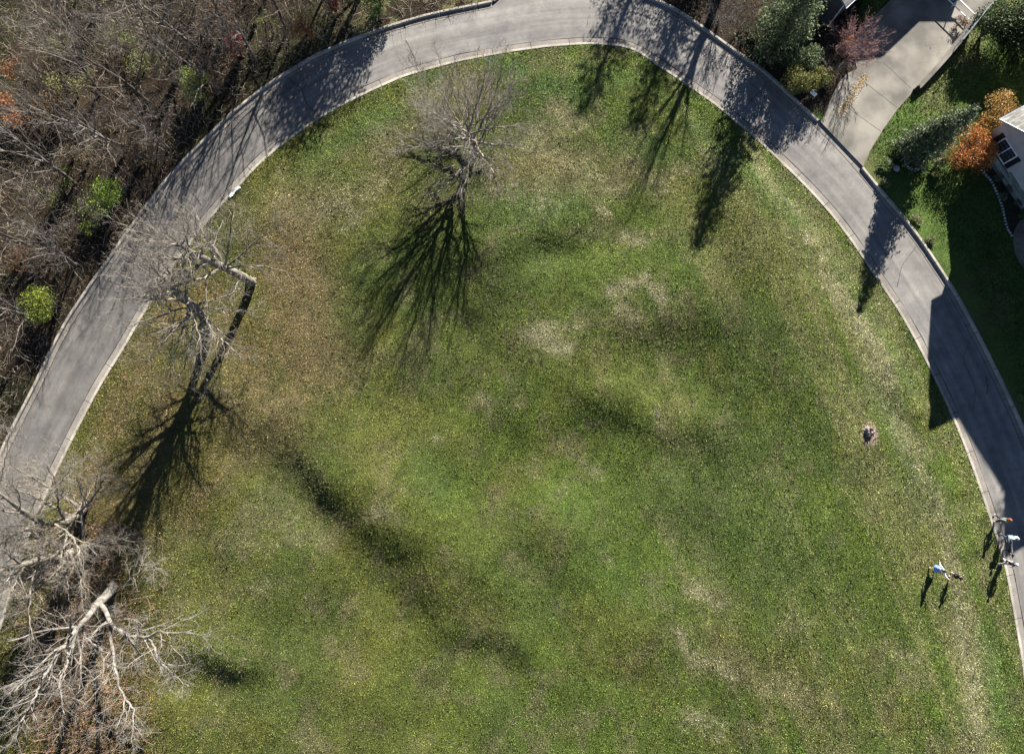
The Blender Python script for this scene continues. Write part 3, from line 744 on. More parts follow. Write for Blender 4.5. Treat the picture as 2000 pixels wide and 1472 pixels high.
# young tree on the upper lawn
rg = np.random.default_rng(41)
b0 = P(931, 300, .3)
tp = np.array([b0 + [0, 0, -.3], b0 + [-.06, .0, .8], b0 + [-.15, .0, 1.7], b0 + [-.28, .02, 2.6], b0 + [-.4, .04, 3.8], b0 + [-.55, .05, 5.2]])
trd = np.array([.22, .18, .155, .13, .10, .04])
bare_tree(b0, (tp, trd), gen_limbs(rg, tp, trd, 25, 5.2, t0=.17, ang=1.25, up=.07, wander=.08, r_k=.68), "young bare vase shaped tree alone on the upper lawn below the road bend", M['bark'], 42, nch=(13, 8, 4), ang=(.6, .6, .7), shrink=(.42, .48, .5), up=.07, rmin=.006)
# two big bare trees leaning over the left road
rg = np.random.default_rng(51)
b0 = P(493, 552, .35)
tp, trd = trunk_pts([(493, 552, 0.1), (488, 549, 1.2), (470, 538, 2.8), (440, 523, 4.8), (405, 508, 6.4), (375, 494, 8.4), (350, 478, 10.4)], [.36, .32, .29, .26, .23, .19, .08])
lm = gen_limbs(rg, tp, trd, 14, 4.8, t0=.50, ang=.72, up=.07, wander=.1, r_k=.48)
lm += [([tp[3], P(470, 500, 5.6), P(500, 470, 6.4), P(540, 440, 7.4)], .09), ([tp[3], P(480, 520, 5.4), P(520, 520, 5.8), P(570, 535, 6.2)], .07), ([tp[3], P(445, 490, 5.8), P(450, 450, 6.8), P(455, 400, 8.0)], .09), ([tp[2], P(460, 560, 3.6), P(445, 600, 4.0)], .05)]
bare_tree(b0, (tp, trd), lm, "tall bare grey tree on the left lawn, upper of two reaching over the road", M['bark'], 52, nch=(10, 7, 3), shrink=(.42, .48, .5))
rg = np.random.default_rng(61)
b0 = P(408, 650, .3)
tp, trd = trunk_pts([(408, 650, 0.1), (405, 638, 1.6), (398, 622, 3.2), (384, 602, 4.6), (364, 586, 5.8), (340, 566, 7.6), (314, 548, 9.6)], [.36, .32, .29, .26, .23, .19, .08])
lm = gen_limbs(rg, tp, trd, 12, 4.6, t0=.58, ang=.75, up=.03, wander=.1, r_k=.46)
for a_, h_, l_ in ((-100, 4.4, 5.0), (-75, 3.8, 4.8), (-55, 4.8, 4.6), (-30, 4.2, 4.2), (-5, 4.6, 3.6), (20, 5.0, 3.4), (-125, 4.6, 5.0), (-150, 4.0, 4.8), (-172, 5.0, 4.4), (-88, 5.4, 4.0), (-65, 5.8, 3.8), (-112, 3.4, 4.2), (-42, 3.6, 3.6)):
    f_ = np.interp(h_, tp[:, 2], np.arange(len(tp))); i_ = int(f_); p_ = tp[i_] * (1 - f_ + i_) + tp[i_ + 1] * (f_ - i_)
    q_, _ = limb(rg, p_, np.array([math.cos(math.radians(a_)), math.sin(math.radians(a_)), .12]), l_ + .4, .06, 6, .13, -.02); lm.append((q_, .085))
bare_tree(b0, (tp, trd), lm, "spreading bare tree just below its twin, its lit lower branches fanned over leafy turf", M['bark'], 62, nch=(10, 7, 3), shrink=(.42, .48, .5), ang=(.75, .75, .8))
# trees of the lower left corner
rg = np.random.default_rng(71)
b0 = P(168, 985, .3)
tp, trd = trunk_pts([(168, 985, 0.1), (155, 1003, 1.6), (128, 1018, 3.2), (85, 1024, 5.4), (40, 995, 7.6), (-10, 955, 9.6)], [.34, .28, .25, .2, .14, .05])
lm = gen_limbs(rg, tp, trd, 16, 5.0, t0=.12, ang=1.1, up=.07, wander=.12, r_k=.42)
bare_tree(b0, (tp, trd), lm, "bare tree at the left edge with its dark trunk crossing the kerb", M['bark'], 72, nch=(11, 9, 5), shrink=(.42, .48, .5))
rg = np.random.default_rng(81)
b0 = P(190, 1066, .3)
tp, trd = trunk_pts([(190, 1066, 0.1), (160, 1070, 1.8), (120, 1085, 3.6), (70, 1095, 5.6), (20, 1110, 7.6), (-30, 1120, 9.2)], [.34, .28, .24, .19, .13, .05])
lm = gen_limbs(rg, tp, trd, 20, 4.6, t0=.15, ang=1.1, up=.03, wander=.14, r_k=.42)
bare_tree(b0, (tp, trd), lm, "tangled grey bare tree between the kerb and the white barked tree", M['bark'], 82, nch=(12, 9, 5), shrink=(.42, .48, .5), ang=(.8, .8, .8))
b0 = P(222, 1143, .3)
tp, trd = trunk_pts([(222, 1143, 0.1), (214, 1156, 1.4), (199, 1172, 2.6), (185, 1184, 3.4)], [.36, .33, .30, .26])
HL = [([(185, 1184, 3.4), (172, 1205, 4.0), (152, 1225, 4.9), (128, 1258, 5.8), (108, 1290, 6.8), (84, 1325, 8.0), (76, 1345, 8.6), (60, 1375, 9.6)], .21),
      ([(152, 1225, 4.9), (143, 1255, 5.4), (135, 1285, 6.0), (120, 1315, 6.8), (116, 1345, 7.4), (124, 1380, 8.0), (127, 1395, 8.3)], .12),
      ([(178, 1196, 3.8), (162, 1215, 3.9), (162, 1238, 4.0), (180, 1258, 4.2), (205, 1272, 4.4), (228, 1281, 4.6)], .10),
      ([(195, 1176, 2.8), (205, 1190, 3.2), (214, 1210, 3.7), (220, 1225, 4.2), (245, 1240, 4.6), (290, 1245, 5.0), (310, 1230, 5.4), (335, 1237, 5.8), (375, 1230, 6.3)], .17),
      ([(214, 1210, 3.7), (218, 1250, 4.2), (222, 1290, 4.8), (230, 1335, 5.6), (243, 1360, 6.0), (243, 1385, 6.4), (225, 1425, 7.2)], .12),
      ([(290, 1245, 5.0), (303, 1265, 5.3), (310, 1290, 5.6), (325, 1305, 5.9), (345, 1325, 6.3), (370, 1340, 6.8)], .085),
      ([(84, 1325, 8.0), (70, 1365, 8.3), (45, 1400, 8.8), (25, 1450, 9.4)], .10),
      ([(108, 1290, 6.8), (85, 1310, 7.0), (45, 1325, 7.3), (0, 1345, 7.8)], .09),
      ([(240, 1150, 3.2), (262, 1122, 3.8), (290, 1105, 4.4), (318, 1110, 4.8)], .05),
      ([(214, 1210, 3.7), (190, 1225, 4.1), (225, 1212, 4.4), (255, 1205, 4.8), (280, 1222, 5.2)], .05),
      ([(243, 1360, 6.0), (262, 1385, 6.3), (258, 1430, 6.9), (260, 1455, 7.2)], .07)]
lm = [([P(*q_) for q_ in ps], r) for ps, r in HL]
bare_tree(b0, (tp, trd), lm, "large pale barked bare tree with thick white limbs at bottom left", M['bark_pale'], 92, nch=(14, 8, 4), shrink=(.40, .48, .5), ang=(.8, .75, .8), up=.03, wander=.17, rmin=.007)
# the tall bare tree whose trunk shades the road at the top
rg = np.random.default_rng(101)
b0 = P(1470, -175, .1)
tp = np.array([b0 + [0, 0, 0], b0 + [0, 0, 3], b0 + [.1, 0, 6.0], b0 + [.2, 0, 9.0], b0 + [0, .1, 12.5]]); trd = np.array([.34, .3, .27, .16, .05])
bare_tree(b0, (tp, trd), gen_limbs(rg, tp, trd, 12, 4.0, t0=.45, ang=.7, up=.1), "tall bare tree beyond the top edge whose trunk shadow crosses the road", M['bark'], 102, nch=(8, 6))

# ------------------------------------------------------------------ woods on the left: bare trees and shrubs made once, copied
def proto_bare(seed, h, nstem, matl, label, name, cat, nch=(7, 6, 4), spread=.5):
    rg = np.random.default_rng(seed)
    root = thing(name, (0, 0, 0), label, cat)
    tm, bm_ = MB(), MB()
    for s in range(nstem):
        th = s * 2.4 + rg.random(); lean = (spread if nstem > 1 else .12) * (.5 + rg.random())
        d = np.array([math.cos(th) * lean, math.sin(th) * lean, 1])
        hh = h * (.75 + .35 * rg.random())
        r = .0125 * hh ** .9 * (1.0 if nstem == 1 else .65)
        p_, r_ = limb(rg, np.array([math.cos(th) * .12, math.sin(th) * .12, -.1]) * (nstem > 1), d, hh * .8, r * 1.2, 7, .07, .05, tip=.2)
        tm.tube(p_, r_, 6)
        spray(bm_, rg, p_, r_, hh * .8, 0, len(nch), nch, (.75, .75, .8), .13, .07, (.5, .5, .5), .0075)
    tm.build("trunk" if cat == "tree" else "stem", matl, root, smooth=True)
    bm_.build("branches" if False else "twig", matl, root, smooth=True)
    return root
protos = [proto_bare(201, 7.0, 1, M['bark_wood'], "x", "bare_tree", "tree", (14, 7, 3)), proto_bare(202, 8.5, 1, M['bark_wood_brown'], "x", "bare_tree", "tree", (14, 7, 3)),
          proto_bare(203, 6.0, 2, M['bark_wood'], "x", "bare_tree", "tree", (11, 8, 4), .3), proto_bare(204, 9.5, 1, M['bark_wood'], "x", "bare_tree", "tree", (16, 7, 3)),
          proto_bare(205, 3.2, 6, M['bark_wood_brown'], "x", "bare_shrub", "shrub", (9, 7, 4), .55), proto_bare(206, 3.8, 5, M['bark_wood'], "x", "bare_shrub", "shrub", (9, 7, 4), .5),
          proto_bare(207, 2.6, 8, M['bark_pale'], "x", "bare_shrub", "shrub", (6, 5, 3), .7)]
used = set()
def place(pi, px, py, s, rz, label, group, base_z=0.15):
    o = protos[pi] if pi not in used else copy_tree(protos[pi])
    used.add(pi)
    o.location = V(px, py, base_z); o.rotation_euler = (0, 0, rz); o.scale = (s, s, s)
    o["label"] = label
    if group: o["group"] = group
    elif "group" in o: del o["group"]
    return o
HERO = [(385, 170, 62), (200, 400, 75), (75, 585, 65), (730, 10, 80), (455, 80, 40), (590, 50, 55), (25, 215, 50)]
rw = random.Random(8)
pts = []
woods_poly = [(-420, 1000), (-420, -420), (940, -420), (905, -15), (800, 12), (700, 45), (600, 88), (500, 150), (400, 240), (330, 315), (250, 420), (180, 515), (110, 630), (60, 735), (10, 830), (-60, 1000)]
wp = np.array(woods_poly, float)
tries = 0
while len(pts) < 66 and tries < 20000:
    tries += 1
    a, b = rw.uniform(-400, 930), rw.uniform(-400, 980)
    if not inside(np.array([a]), np.array([b]), wp)[0]: continue
    if any(math.hypot(a - c, b - d) < 80 for c, d in pts): continue
    if a > 590 and b < 0: continue
    if any(math.hypot(1000 + (a - 1000) * 1.09 - c, 873 + (b - 873) * 1.09 - d) < e for c, d, e in HERO): continue
    pts.append((a, b))
G_T, G_S = "bare trees of the thicket left of the road", "bare shrubs of the thicket left of the road"
for (a, b) in pts:
    edge = min(math.hypot(a - c[0], b - c[1]) for c in outer_px[8:34])
    if edge < 130:
        pi = rw.choice([4, 5, 6, 4])
    else:
        pi = rw.choice([0, 1, 2, 3, 4, 5, 6, 0, 2])
    if b < 60 and a > 420: pi = rw.choice([3, 1, 0, 4, 5])
    lab = {0: "slender grey bare tree in the thicket left of the road", 1: "brown bare tree in the thicket left of the road", 2: "twin stemmed grey bare tree in the thicket left of the road", 3: "tall grey bare tree in the thicket left of the road",
           4: "brown leafless shrub in the thicket left of the road", 5: "grey leafless shrub in the thicket left of the road", 6: "pale leafless shrub in the thicket left of the road"}[pi]
    place(pi, a, b, rw.uniform(.75, 1.25), rw.uniform(0, 6.28), lab, G_T if pi < 4 else G_S)
# the tall ones that throw long shadows down the left road
for k, (a, b, s) in enumerate([(560, 60, 1.15), (500, 120, 1.0), (430, 180, .95), (640, -20, 1.1), (330, 290, .9), (150, 520, .9), (570, -110, 1.3), (90, 620, .9), (380, 90, 1.3), (290, 200, 1.3), (10, 740, .9), (150, 360, 1.2), (60, 480, 1.2), (520, 0, 1.3), (440, 60, 1.3), (350, 150, 1.25), (480, -60, 1.35), (250, 290, 1.2)]):
    place(3 if k % 3 else 1, a, b, s, k * 1.3, "tall grey bare tree in the thicket left of the road" if k % 3 else "brown bare tree in the thicket left of the road", G_T)

# ------------------------------------------------------------------ leafy plants
def leaf_cloud(mb, rg, n, centre, rad, size, cols, shell=.55, squash=1.0, lumps=9, up=0.0):
    """leaf sized quads spread through a lumpy crown"""
    centre = np.asarray(centre, float); rad = np.broadcast_to(np.asarray(rad, float), (3,))
    lc = rg.normal(size=(lumps, 3)); lc /= np.linalg.norm(lc, axis=1)[:, None]; lc[:, 2] = np.abs(lc[:, 2]) * .8 - .15
    lc *= .60
    lr = .28 + .27 * rg.random(lumps)
    k = rg.integers(0, lumps, n)
    d = rg.normal(size=(n, 3)); d /= np.linalg.norm(d, axis=1)[:, None]
    rr = (shell + (1 - shell) * rg.random(n) ** .6)
    p = (lc[k] + d * (lr[k] * rr)[:, None]) * rad * 1.15 + centre
    quads(mb, rg, p, size, cols)
def quads(mb, rg, p, size, cols, flat=0.0, aspect=.55):
    n = len(p)
    a = rg.normal(size=(n, 3)); a[:, 2] *= (1 - flat); a /= np.linalg.norm(a, axis=1)[:, None]
    b = rg.normal(size=(n, 3)); b[:, 2] *= (1 - flat); b -= a * (a * b).sum(1)[:, None]; b /= np.linalg.norm(b, axis=1)[:, None]
    s = size * (.6 + .8 * rg.random(n))
    a = a * s[:, None] * .5; b = b * s[:, None] * .5 * aspect
    v = np.stack([p - a, p - b, p + a, p + b], 1).reshape(-1, 3)
    cols = np.asarray(cols, float); ci = rg.integers(0, len(cols), n)
    c = cols[ci] * (.7 + .6 * rg.random((n, 1)))
    mb.add(v, quads=np.arange(n * 4).reshape(-1, 4)); mb.cq[-1] = c
def leafy(px, py, r, h, cols, label, seed, name="leafy_shrub", n=2600, size=.11, base_z=.15, cat="shrub", group=None, stem=M['bark_brown'], lumps=9, stems=6, shell=.4):
    rg = np.random.default_rng(seed)
    b0 = P(px, py, base_z)
    root = thing(name, tuple(b0), label, cat, group)
    s_ = MB()
    for k in range(stems):
        th = k * 2.4; q_, w_ = limb(rg, np.array([0, 0, -.05]), np.array([math.cos(th) * .6 * r / h, math.sin(th) * .6 * r / h, 1]), h * .8, .022 * h, 5, .12, .05)
        s_.tube(q_, w_, 5); spray(s_, rg, q_, w_, h * .6, 0, 2, (6, 4), (.8, .8), .12, .05, (.45, .5), .006)
    s_.build("stem", stem, root, smooth=True)
    f = MB(); leaf_cloud(f, rg, n, (0, 0, h * .55), (r, r, h * .5), size, cols, lumps=lumps, shell=shell)
    f.build("foliage", M['leaf'], root, use_col=True)
    return root
YG = [(.24, .28, .05), (.17, .24, .04), (.28, .30, .08), (.12, .17, .03)]
DG = [(.045, .075, .025), (.06, .09, .03), (.03, .05, .02)]
MG = [(.10, .15, .035), (.07, .11, .03), (.14, .18, .05)]
OR = [(.36, .13, .03), (.28, .09, .025), (.40, .18, .05), (.16, .06, .02)]
RD = [(.35, .03, .025), (.25, .04, .03), (.16, .03, .02)]
GO = [(.34, .21, .05), (.28, .15, .04), (.20, .11, .03), (.40, .28, .08)]
ST = [(.42, .34, .18), (.34, .26, .13), (.22, .17, .08), (.2, .2, .08)]
BR = [(.13, .085, .045), (.10, .07, .03), (.16, .12, .06), (.09, .09, .035)]
leafy(400, 184, 1.3, 2.6, YG, "round yellow green shrub beside the left road, topmost of the bright ones", 301, n=3200)
leafy(222, 408, 1.7, 2.6, [(.17, .25, .03), (.13, .2, .03), (.22, .28, .05), (.08, .13, .02)], "bright green spreading shrub by the road left of the two leaning trees", 302, n=3600)
leafy(188, 452, .7, 1.6, YG, "small yellow green shrub just below the bright spreading one", 303, n=1200)
leafy(112, 600, 1.4, 2.6, [(.24, .28, .03), (.30, .32, .05), (.15, .2, .03), (.10, .14, .02)], "yellow green shrub at the far left under pale twigs", 304, n=3400)
leafy(742, 12, 1.7, 2.8, [(.09, .16, .03), (.12, .2, .04), (.06, .11, .025)], "dense bright green shrub above the road at the top edge", 305, n=6000, lumps=14)
leafy(475, 108, .75, 2.6, RD, "small scarlet leaved shrub in the thicket", 306, n=1200, size=.1)
leafy(610, 78, 1.1, 2.6, OR, "orange leaved thin shrub above the road near the top", 307, n=1500, size=.1, shell=.2)
leafy(48, 232, 1.2, 2.6, OR, "rusty orange shrub at the far left edge", 308, n=1900, shell=.2)
leafy(448, 50, 1.3, 2.6, [(.16, .07, .03), (.11, .06, .03), (.09, .07, .03)], "dull rust brown shrub above the scarlet one", 309, n=1700, shell=.2)
leafy(660, 30, .6, 2.6, RD, "thin red leaved shrub at the top edge", 310, n=500, shell=.2)
leafy(120, 225, 1.3, 2.4, [(.15, .075, .03), (.10, .06, .025), (.07, .055, .025)], "brownish shrub right of the rusty orange one", 311, n=1600, shell=.2)
# understory bushes with a few dull leaves, one by one
und = [(r_x, r_y) for (r_x, r_y) in pts]
rw2 = random.Random(77); kk = 0
for _r in range(2):
  for (a, b) in und:
      if rw2.random() < .35: continue
      a2, b2 = a + rw2.uniform(-45, 45), b + rw2.uniform(-45, 45)
      if not inside(np.array([a2]), np.array([b2]), wp)[0] or a2 < -120 or b2 < -120: continue
      if any(math.hypot(1000 + (a2 - 1000) * 1.05 - c, 873 + (b2 - 873) * 1.05 - d) < e for c, d, e in HERO): continue
      kk += 1
      c_ = rw2.choice([BR, BR, [(.12, .15, .035), (.17, .18, .05), (.08, .10, .03)], [(.15, .2, .04), (.1, .14, .03)], [(.20, .08, .03), (.13, .06, .025)], [(.22, .20, .06), (.14, .15, .04)], [(.09, .13, .03), (.14, .18, .04)]])
      leafy(a2, b2, rw2.uniform(.9, 1.7), rw2.uniform(1.4, 3.4), c_, "low thinly leaved bush under the bare trees of the thicket", 400 + kk, n=650, size=.1, shell=.1, group="low bushes under the thicket", stems=4)
# brush, twigs and dead leaves on the woodland floor
rg = np.random.default_rng(501)
un = MB()
nn = 34000
xx = rg.uniform(P(-200, 0)[0], P(960, 0)[0], nn); yy = rg.uniform(P(0, 960)[1], P(0, -150)[1], nn)
wpw = np.array([P(*p)[:2] for p in [(-420, 1000), (-420, -420), (950, -420), (948, 2)]] + [tuple(p) for p in OUT[:i_gap0][::-6]])
px, py = to_px(xx, yy); ok = inside(xx, yy, wpw) & (px > -150) & (py > -130)
xx, yy = xx[ok], yy[ok]; zz = woods_z(xx, yy) + rg.random(len(xx)) ** 2.5 * .5
quads(un, rg, np.stack([xx, yy, zz], 1), .11, [(.09, .055, .03), (.06, .04, .02), (.13, .085, .045), (.04, .028, .016), (.05, .055, .02), (.08, .08, .03)], flat=.3)
for k in range(9000):
    i_ = rg.integers(0, len(xx)); p = np.array([xx[i_], yy[i_], zz[i_]]); d = rg.normal(size=3) * [1, 1, .5] + [0, 0, .35]; d /= np.linalg.norm(d); L = .3 + rg.random() * .9
    c_ = np.array([.26, .22, .17]) * (.4 + rg.random() * .9)
    un.tube([p, p + d * L * .5 + rg.normal(size=3) * .04, p + d * L], [.011, .009, .005], 3, c=c_, cap=False)
u_ = un.build("undergrowth", M['litter'], use_col=True); tag(u_, "brown brush, dead leaves and fallen twigs covering the ground of the thicket", "undergrowth", kind="stuff")
# brush under the lower left trees
un = MB(); nn = 12000
a = rg.normal(size=nn) * 75 + 165; b = rg.uniform(1020, 1520, nn); a = a - (1250 - b) * .02
okk = (a > 30 - (b - 1150) * .2) & (a < 330); a, b = a[okk], b[okk]
q_ = np.array([P(u, v_) for u, v_ in zip(a, b)]); q_[:, 2] = lawn_z(q_[:, 0], q_[:, 1]) + rg.random(len(q_)) ** 2 * .35
quads(un, rg, q_, .10, [(.22, .11, .05), (.16, .09, .05), (.26, .16, .08), (.11, .08, .04), (.13, .13, .05)], flat=.3)
for k in range(3500):
    p = q_[rg.integers(0, len(q_))]; d = rg.normal(size=3) * [1, 1, .6] + [0, 0, .8]; d /= np.linalg.norm(d); L = .3 + rg.random() * .8
    un.tube([p, p + d * L * .5 + rg.normal(size=3) * .04, p + d * L], [.011, .008, .005], 3, c=np.array([.25, .17, .13]) * (.5 + rg.random() * .8), cap=False)
u_ = un.build("undergrowth", M['litter'], use_col=True); tag(u_, "reddish brown brush and leaf litter under the lower left trees", "undergrowth", kind="stuff")
un = MB(); nn = 7000
a = rg.uniform(1285, 1640, nn); b = rg.uniform(-60, 220, nn)
q_ = np.array([P(u, v_) for u, v_ in zip(a, b)]); okk = inside(q_[:, 0], q_[:, 1], yard_poly) & ~inside(q_[:, 0], q_[:, 1], dpoly); q_ = q_[okk]; q_[:, 2] = .09 + rg.random(len(q_)) ** 2 * .25
quads(un, rg, q_, .10, [(.12, .08, .045), (.08, .055, .03), (.16, .12, .07), (.05, .035, .022), (.07, .075, .03)], flat=.4)
u_ = un.build("ground_litter", M['litter'], use_col=True); tag(u_, "brown leaf litter and mulch between the garden shrubs above the kerb", "leaf litter", kind="stuff")
# fallen leaves: along the kerbs, on the leafy turf and the driveway strip
fl = MB()
def strew(n, f, size=.07, cols=((.30, .18, .08), (.22, .13, .06), (.36, .25, .12))):
    q_ = np.array([f() for _ in range(n)]); quads(fl, rg, q_, size, cols, flat=.8, aspect=.7)
def f1():
    t = rg.random(); p = P(1608 + 80 * t + rg.normal() * 4, 214 - 70 * t + rg.normal() * 4, .155 + rg.random() * .03); return p
def f1b():
    t = rg.random(); a_ = np.array([1692, 146]) * (1 - t) + np.array([1640, 222]) * t; return P(a_[0] + rg.normal() * 4.5, a_[1] + rg.normal() * 4.5, .155 + rg.random() * .04)
strew(700, f1b, .075, ((.42, .32, .17), (.34, .24, .12), (.25, .17, .09)))
def f2():
    i_ = rg.integers(60, len(INN) - 60); o_ = abs(rg.normal()) * .15 + .25; p = INN[i_] + NI[i_] * o_; return np.array([p[0], p[1], .03])
strew(500, f2, .06)
def f2b():
    i_ = rg.integers(50, i_gap0); o_ = abs(rg.normal()) * .2 + .26; p = OUT[i_] - NO[i_] * o_; return np.array([p[0], p[1], .03])
strew(500, f2b, .06)
nn = 2600
a = rg.uniform(120, 760, nn); b = rg.uniform(380, 1300, nn)
pr = seg_field(a, b, LEAF_S); kp = rg.random(nn) < pr * .9; a, b = a[kp], b[kp]
q_ = np.array([P(u, v_) for u, v_ in zip(a, b)]); q_ = q_[inside(q_[:, 0], q_[:, 1], LOOP[::3])]
q_[:, 2] = lawn_z(q_[:, 0], q_[:, 1]) + .05
quads(fl, rg, q_, .075, ((.26, .17, .08), (.20, .12, .06), (.30, .22, .12)), flat=.7, aspect=.7)
def f3():
    return P(1830 + rg.normal() * 18, 95 + rg.normal() * 25, .155)
strew(40, f3, .06)
o_ = fl.build("fallen_leaves", M['litter'], use_col=True); tag(o_, "dry brown fallen leaves scattered over turf, gutters and driveway", "leaves", kind="stuff")

# ------------------------------------------------------------------ conifers and garden plants
def conifer(base, h, r, cols, label, seed, name="conifer", group=None, n_whorl=26, per=11, dens=22, size=.2, droop=-.25, lean=(0, 0), shape=.55):
    rg = np.random.default_rng(seed); base = np.asarray(base, float)
    root = thing(name, tuple(base), label, "tree", group)
    t = MB(); lean = np.array([lean[0], lean[1], 0.0])
    t.tube([(0, 0, -.1), lean * h * .5 + [0, 0, h * .5], lean * h + [0, 0, h]], [.02 * h + .03, .013 * h + .02, .01], 7)
    t.build("trunk", M['bark_dark'], root, smooth=True)
    br, f = MB(), MB(); P_ = []
    for k in range(n_whorl):
        z = h * (.06 + .93 * k / n_whorl); f_ = (1 - z / h); rr = r * (f_ ** shape) * (.85 + .3 * rg.random()) + .08
        m_ = max(4, int(per * (.45 + .55 * f_)))
        for j in range(m_):
            th = j * 2 * math.pi / m_ + k * .7 + rg.random() * .5; l = rr * (.65 + .5 * rg.random())
            d = np.array([math.cos(th), math.sin(th), droop + .5 * (z / h)]);
            p0 = lean * z + [0, 0, z]; p1 = p0 + d * l * .6; p2 = p0 + d * l + [0, 0, .12 * l]
            br.tube([p0, p1, p2], [.02, .013, .006], 3, cap=False)
            c_ = int(dens * l) + 5
            u = rg.random(c_) ** .6
            pp = p0[None] * (1 - u)[:, None] + p2[None] * u[:, None] + rg.normal(size=(c_, 3)) * np.array([.11, .11, .07]) * (.5 + .5 * l)
            P_.append(pp)
    br.build("branch", M['bark_dark'], root, smooth=True)
    quads(f, rg, np.concatenate(P_), size, cols, aspect=.4, flat=.15)
    f.build("foliage", M['leaf'], root, use_col=True)
    return root
BL = [(.10, .13, .065), (.075, .10, .05), (.14, .165, .085), (.05, .07, .03)]
conifer(P(1507, 92, .1), 9.5, 2.5, [(.09, .125, .05), (.065, .095, .038), (.13, .165, .07), (.04, .055, .025)], "tall grey green conifer above the road left of the driveway", 601, n_whorl=34, per=13, dens=24)
conifer(Vector((caster(1127, 248, 11.4).x, caster(1127, 248, 11.4).y, .1)), 11.4, 3.5, DG, "tall conifer beyond the top edge casting the leftmost conifer shadow on the turf", 602, n_whorl=30, dens=22)
conifer(Vector((caster(1222, 288, 10.4).x, caster(1222, 288, 10.4).y, .1)), 10.4, 3.1, DG, "narrower conifer beyond the top edge casting the middle conifer shadow", 603, n_whorl=30, dens=22)
conifer(P(1784, 302, .1), 7.3, 1.8, BL, "blue green spruce leaning over the round stone edged bed, taller of two", 604, n_whorl=30, per=13, dens=26, size=.19, shape=.75)
conifer(P(1772, 292, .1), 5.2, 1.35, BL, "shorter blue green spruce beside the tall one at the stone edged bed", 605, n_whorl=24, per=12, dens=26, size=.19, shape=.75)
conifer(P(2141, 459, .1), 13.0, 1.9, DG, "tall dark spruce beside the house", 606, n_whorl=30, dens=20)
conifer(P(2168, 466, .1), 12.6, 1.8, DG, "tall dark spruce nearest the drive of the right house", 607, n_whorl=30, dens=20)
# big leafy trees that shade the left road
def leafy_tree(base, h, r, cols, label, seed, n=9500, size=.2):
    rg = np.random.default_rng(seed); base = np.asarray(base, float)
    root = thing("leafy_tree", tuple(base), label, "tree")
    tp = np.array([[0, 0, -.1], [.05, 0, h * .3], [0, .1, h * .6], [.1, 0, h * .85]]); trd = np.array([.03 * h, .024 * h, .016 * h, .006 * h])
    t = MB(); t.tube(tp, trd, 8)
    for q_, r_ in gen_limbs(rg, tp, trd, 9, r, t0=.3, ang=.9, up=.08): t.tube(q_, np.linspace(r_, .02, len(q_)), 5)
    t.build("trunk", M['bark_brown'], root, smooth=True)
    f = MB(); leaf_cloud(f, rg, n, (0, 0, h * .66), (r, r, h * .36), size, cols, lumps=20, shell=.25)
    f.build("crown", M['leaf'], root, use_col=True); return root
leafy_tree(P(752, -118, .2), 9.5, 3.2, MG, "broad leafy tree beyond the top edge shading the road", 611)
# evergreen clump of the top right corner
leafy(1985, 82, 2.7, 3.3, [(.024, .038, .012), (.018, .028, .010), (.038, .052, .016)], "big dark evergreen filling the top right corner", 621, name="evergreen_tree", n=22000, size=.15, lumps=34, base_z=.1, stems=8, cat="tree")
leafy(1915, 72, 1.5, 3.0, [(.04, .07, .02), (.03, .05, .016), (.07, .09, .026)], "lower evergreen shrub between the white fence and the big evergreen", 620, name="evergreen_shrub", n=6000, size=.13, lumps=16, base_z=.1)
leafy(1560, 138, 1.1, 2.6, [(.10, .14, .06), (.14, .17, .08), (.07, .10, .045)], "grey green evergreen shrub between the conifer and the bare red shrub", 622, name="evergreen_shrub", n=5200, size=.11, base_z=.1, lumps=14)
leafy(1550, 176, 1.25, 2.6, [(.16, .16, .035), (.20, .19, .05), (.11, .12, .03), (.09, .085, .03)], "olive yellow shrub at the kerb by the driveway mouth", 623, n=5600, size=.1, base_z=.1, lumps=14)
leafy(1590, 170, .8, 2.3, [(.18, .18, .04), (.12, .13, .03), (.09, .08, .03)], "smaller olive shrub on the driveway side of the yellow one", 624, n=2600, size=.1, base_z=.1)
leafy(1500, 118, .8, 1.7, [(.17, .14, .08), (.13, .10, .055), (.2, .17, .1)], "dry tan brown shrub by the kerb under the conifer", 625, n=1500, size=.09, base_z=.1)
leafy(1478, 60, 1.1, 1.5, [(.26, .21, .12), (.2, .16, .09), (.14, .12, .06)], "straw coloured grass clump left of the conifer", 626, name="straw_clump", n=2400, size=.1, base_z=.1)
leafy(1872, 305, 1.85, 2.5, [(.40, .15, .03), (.30, .10, .025), (.46, .22, .05), (.2, .07, .02)], "bright orange rounded shrub in front of the house bay", 627, name="orange_shrub", n=7500, size=.1, base_z=.1, lumps=16, stem=M['bark_red'])
leafy(1908, 262, 1.05, 2.2, GO, "golden brown shrub against the house, right of the spruces", 628, name="golden_shrub", n=3000, size=.1, base_z=.1, lumps=12)
leafy(1925, 228, 1.3, 2.4, GO, "golden orange shrub touching the house wall and eave", 629, name="golden_shrub", n=3400, size=.1, base_z=.1, lumps=12)
leafy(1830, 318, .5, .9, [(.42, .34, .14), (.34, .28, .10), (.48, .42, .22)], "pale yellow straw clump between spruce bed and orange shrub", 630, name="straw_clump", n=1100, size=.12, base_z=.1)
leafy(1826, 345, .45, .6, [(.16, .18, .05), (.22, .22, .08)], "low yellow green clump under the straw plant", 631, n=700, size=.09, base_z=.1)
leafy(1727, 322, .55, .5, [(.11, .16, .05), (.15, .19, .07)], "small green ground plant at the kerb corner of the driveway", 632, n=900, size=.09, base_z=.1)
leafy(1724, 360, .4, .45, [(.14, .15, .06), (.18, .17, .09)], "small pale ground plant on the bank by the outer kerb", 633, n=500, size=.09, base_z=.1)
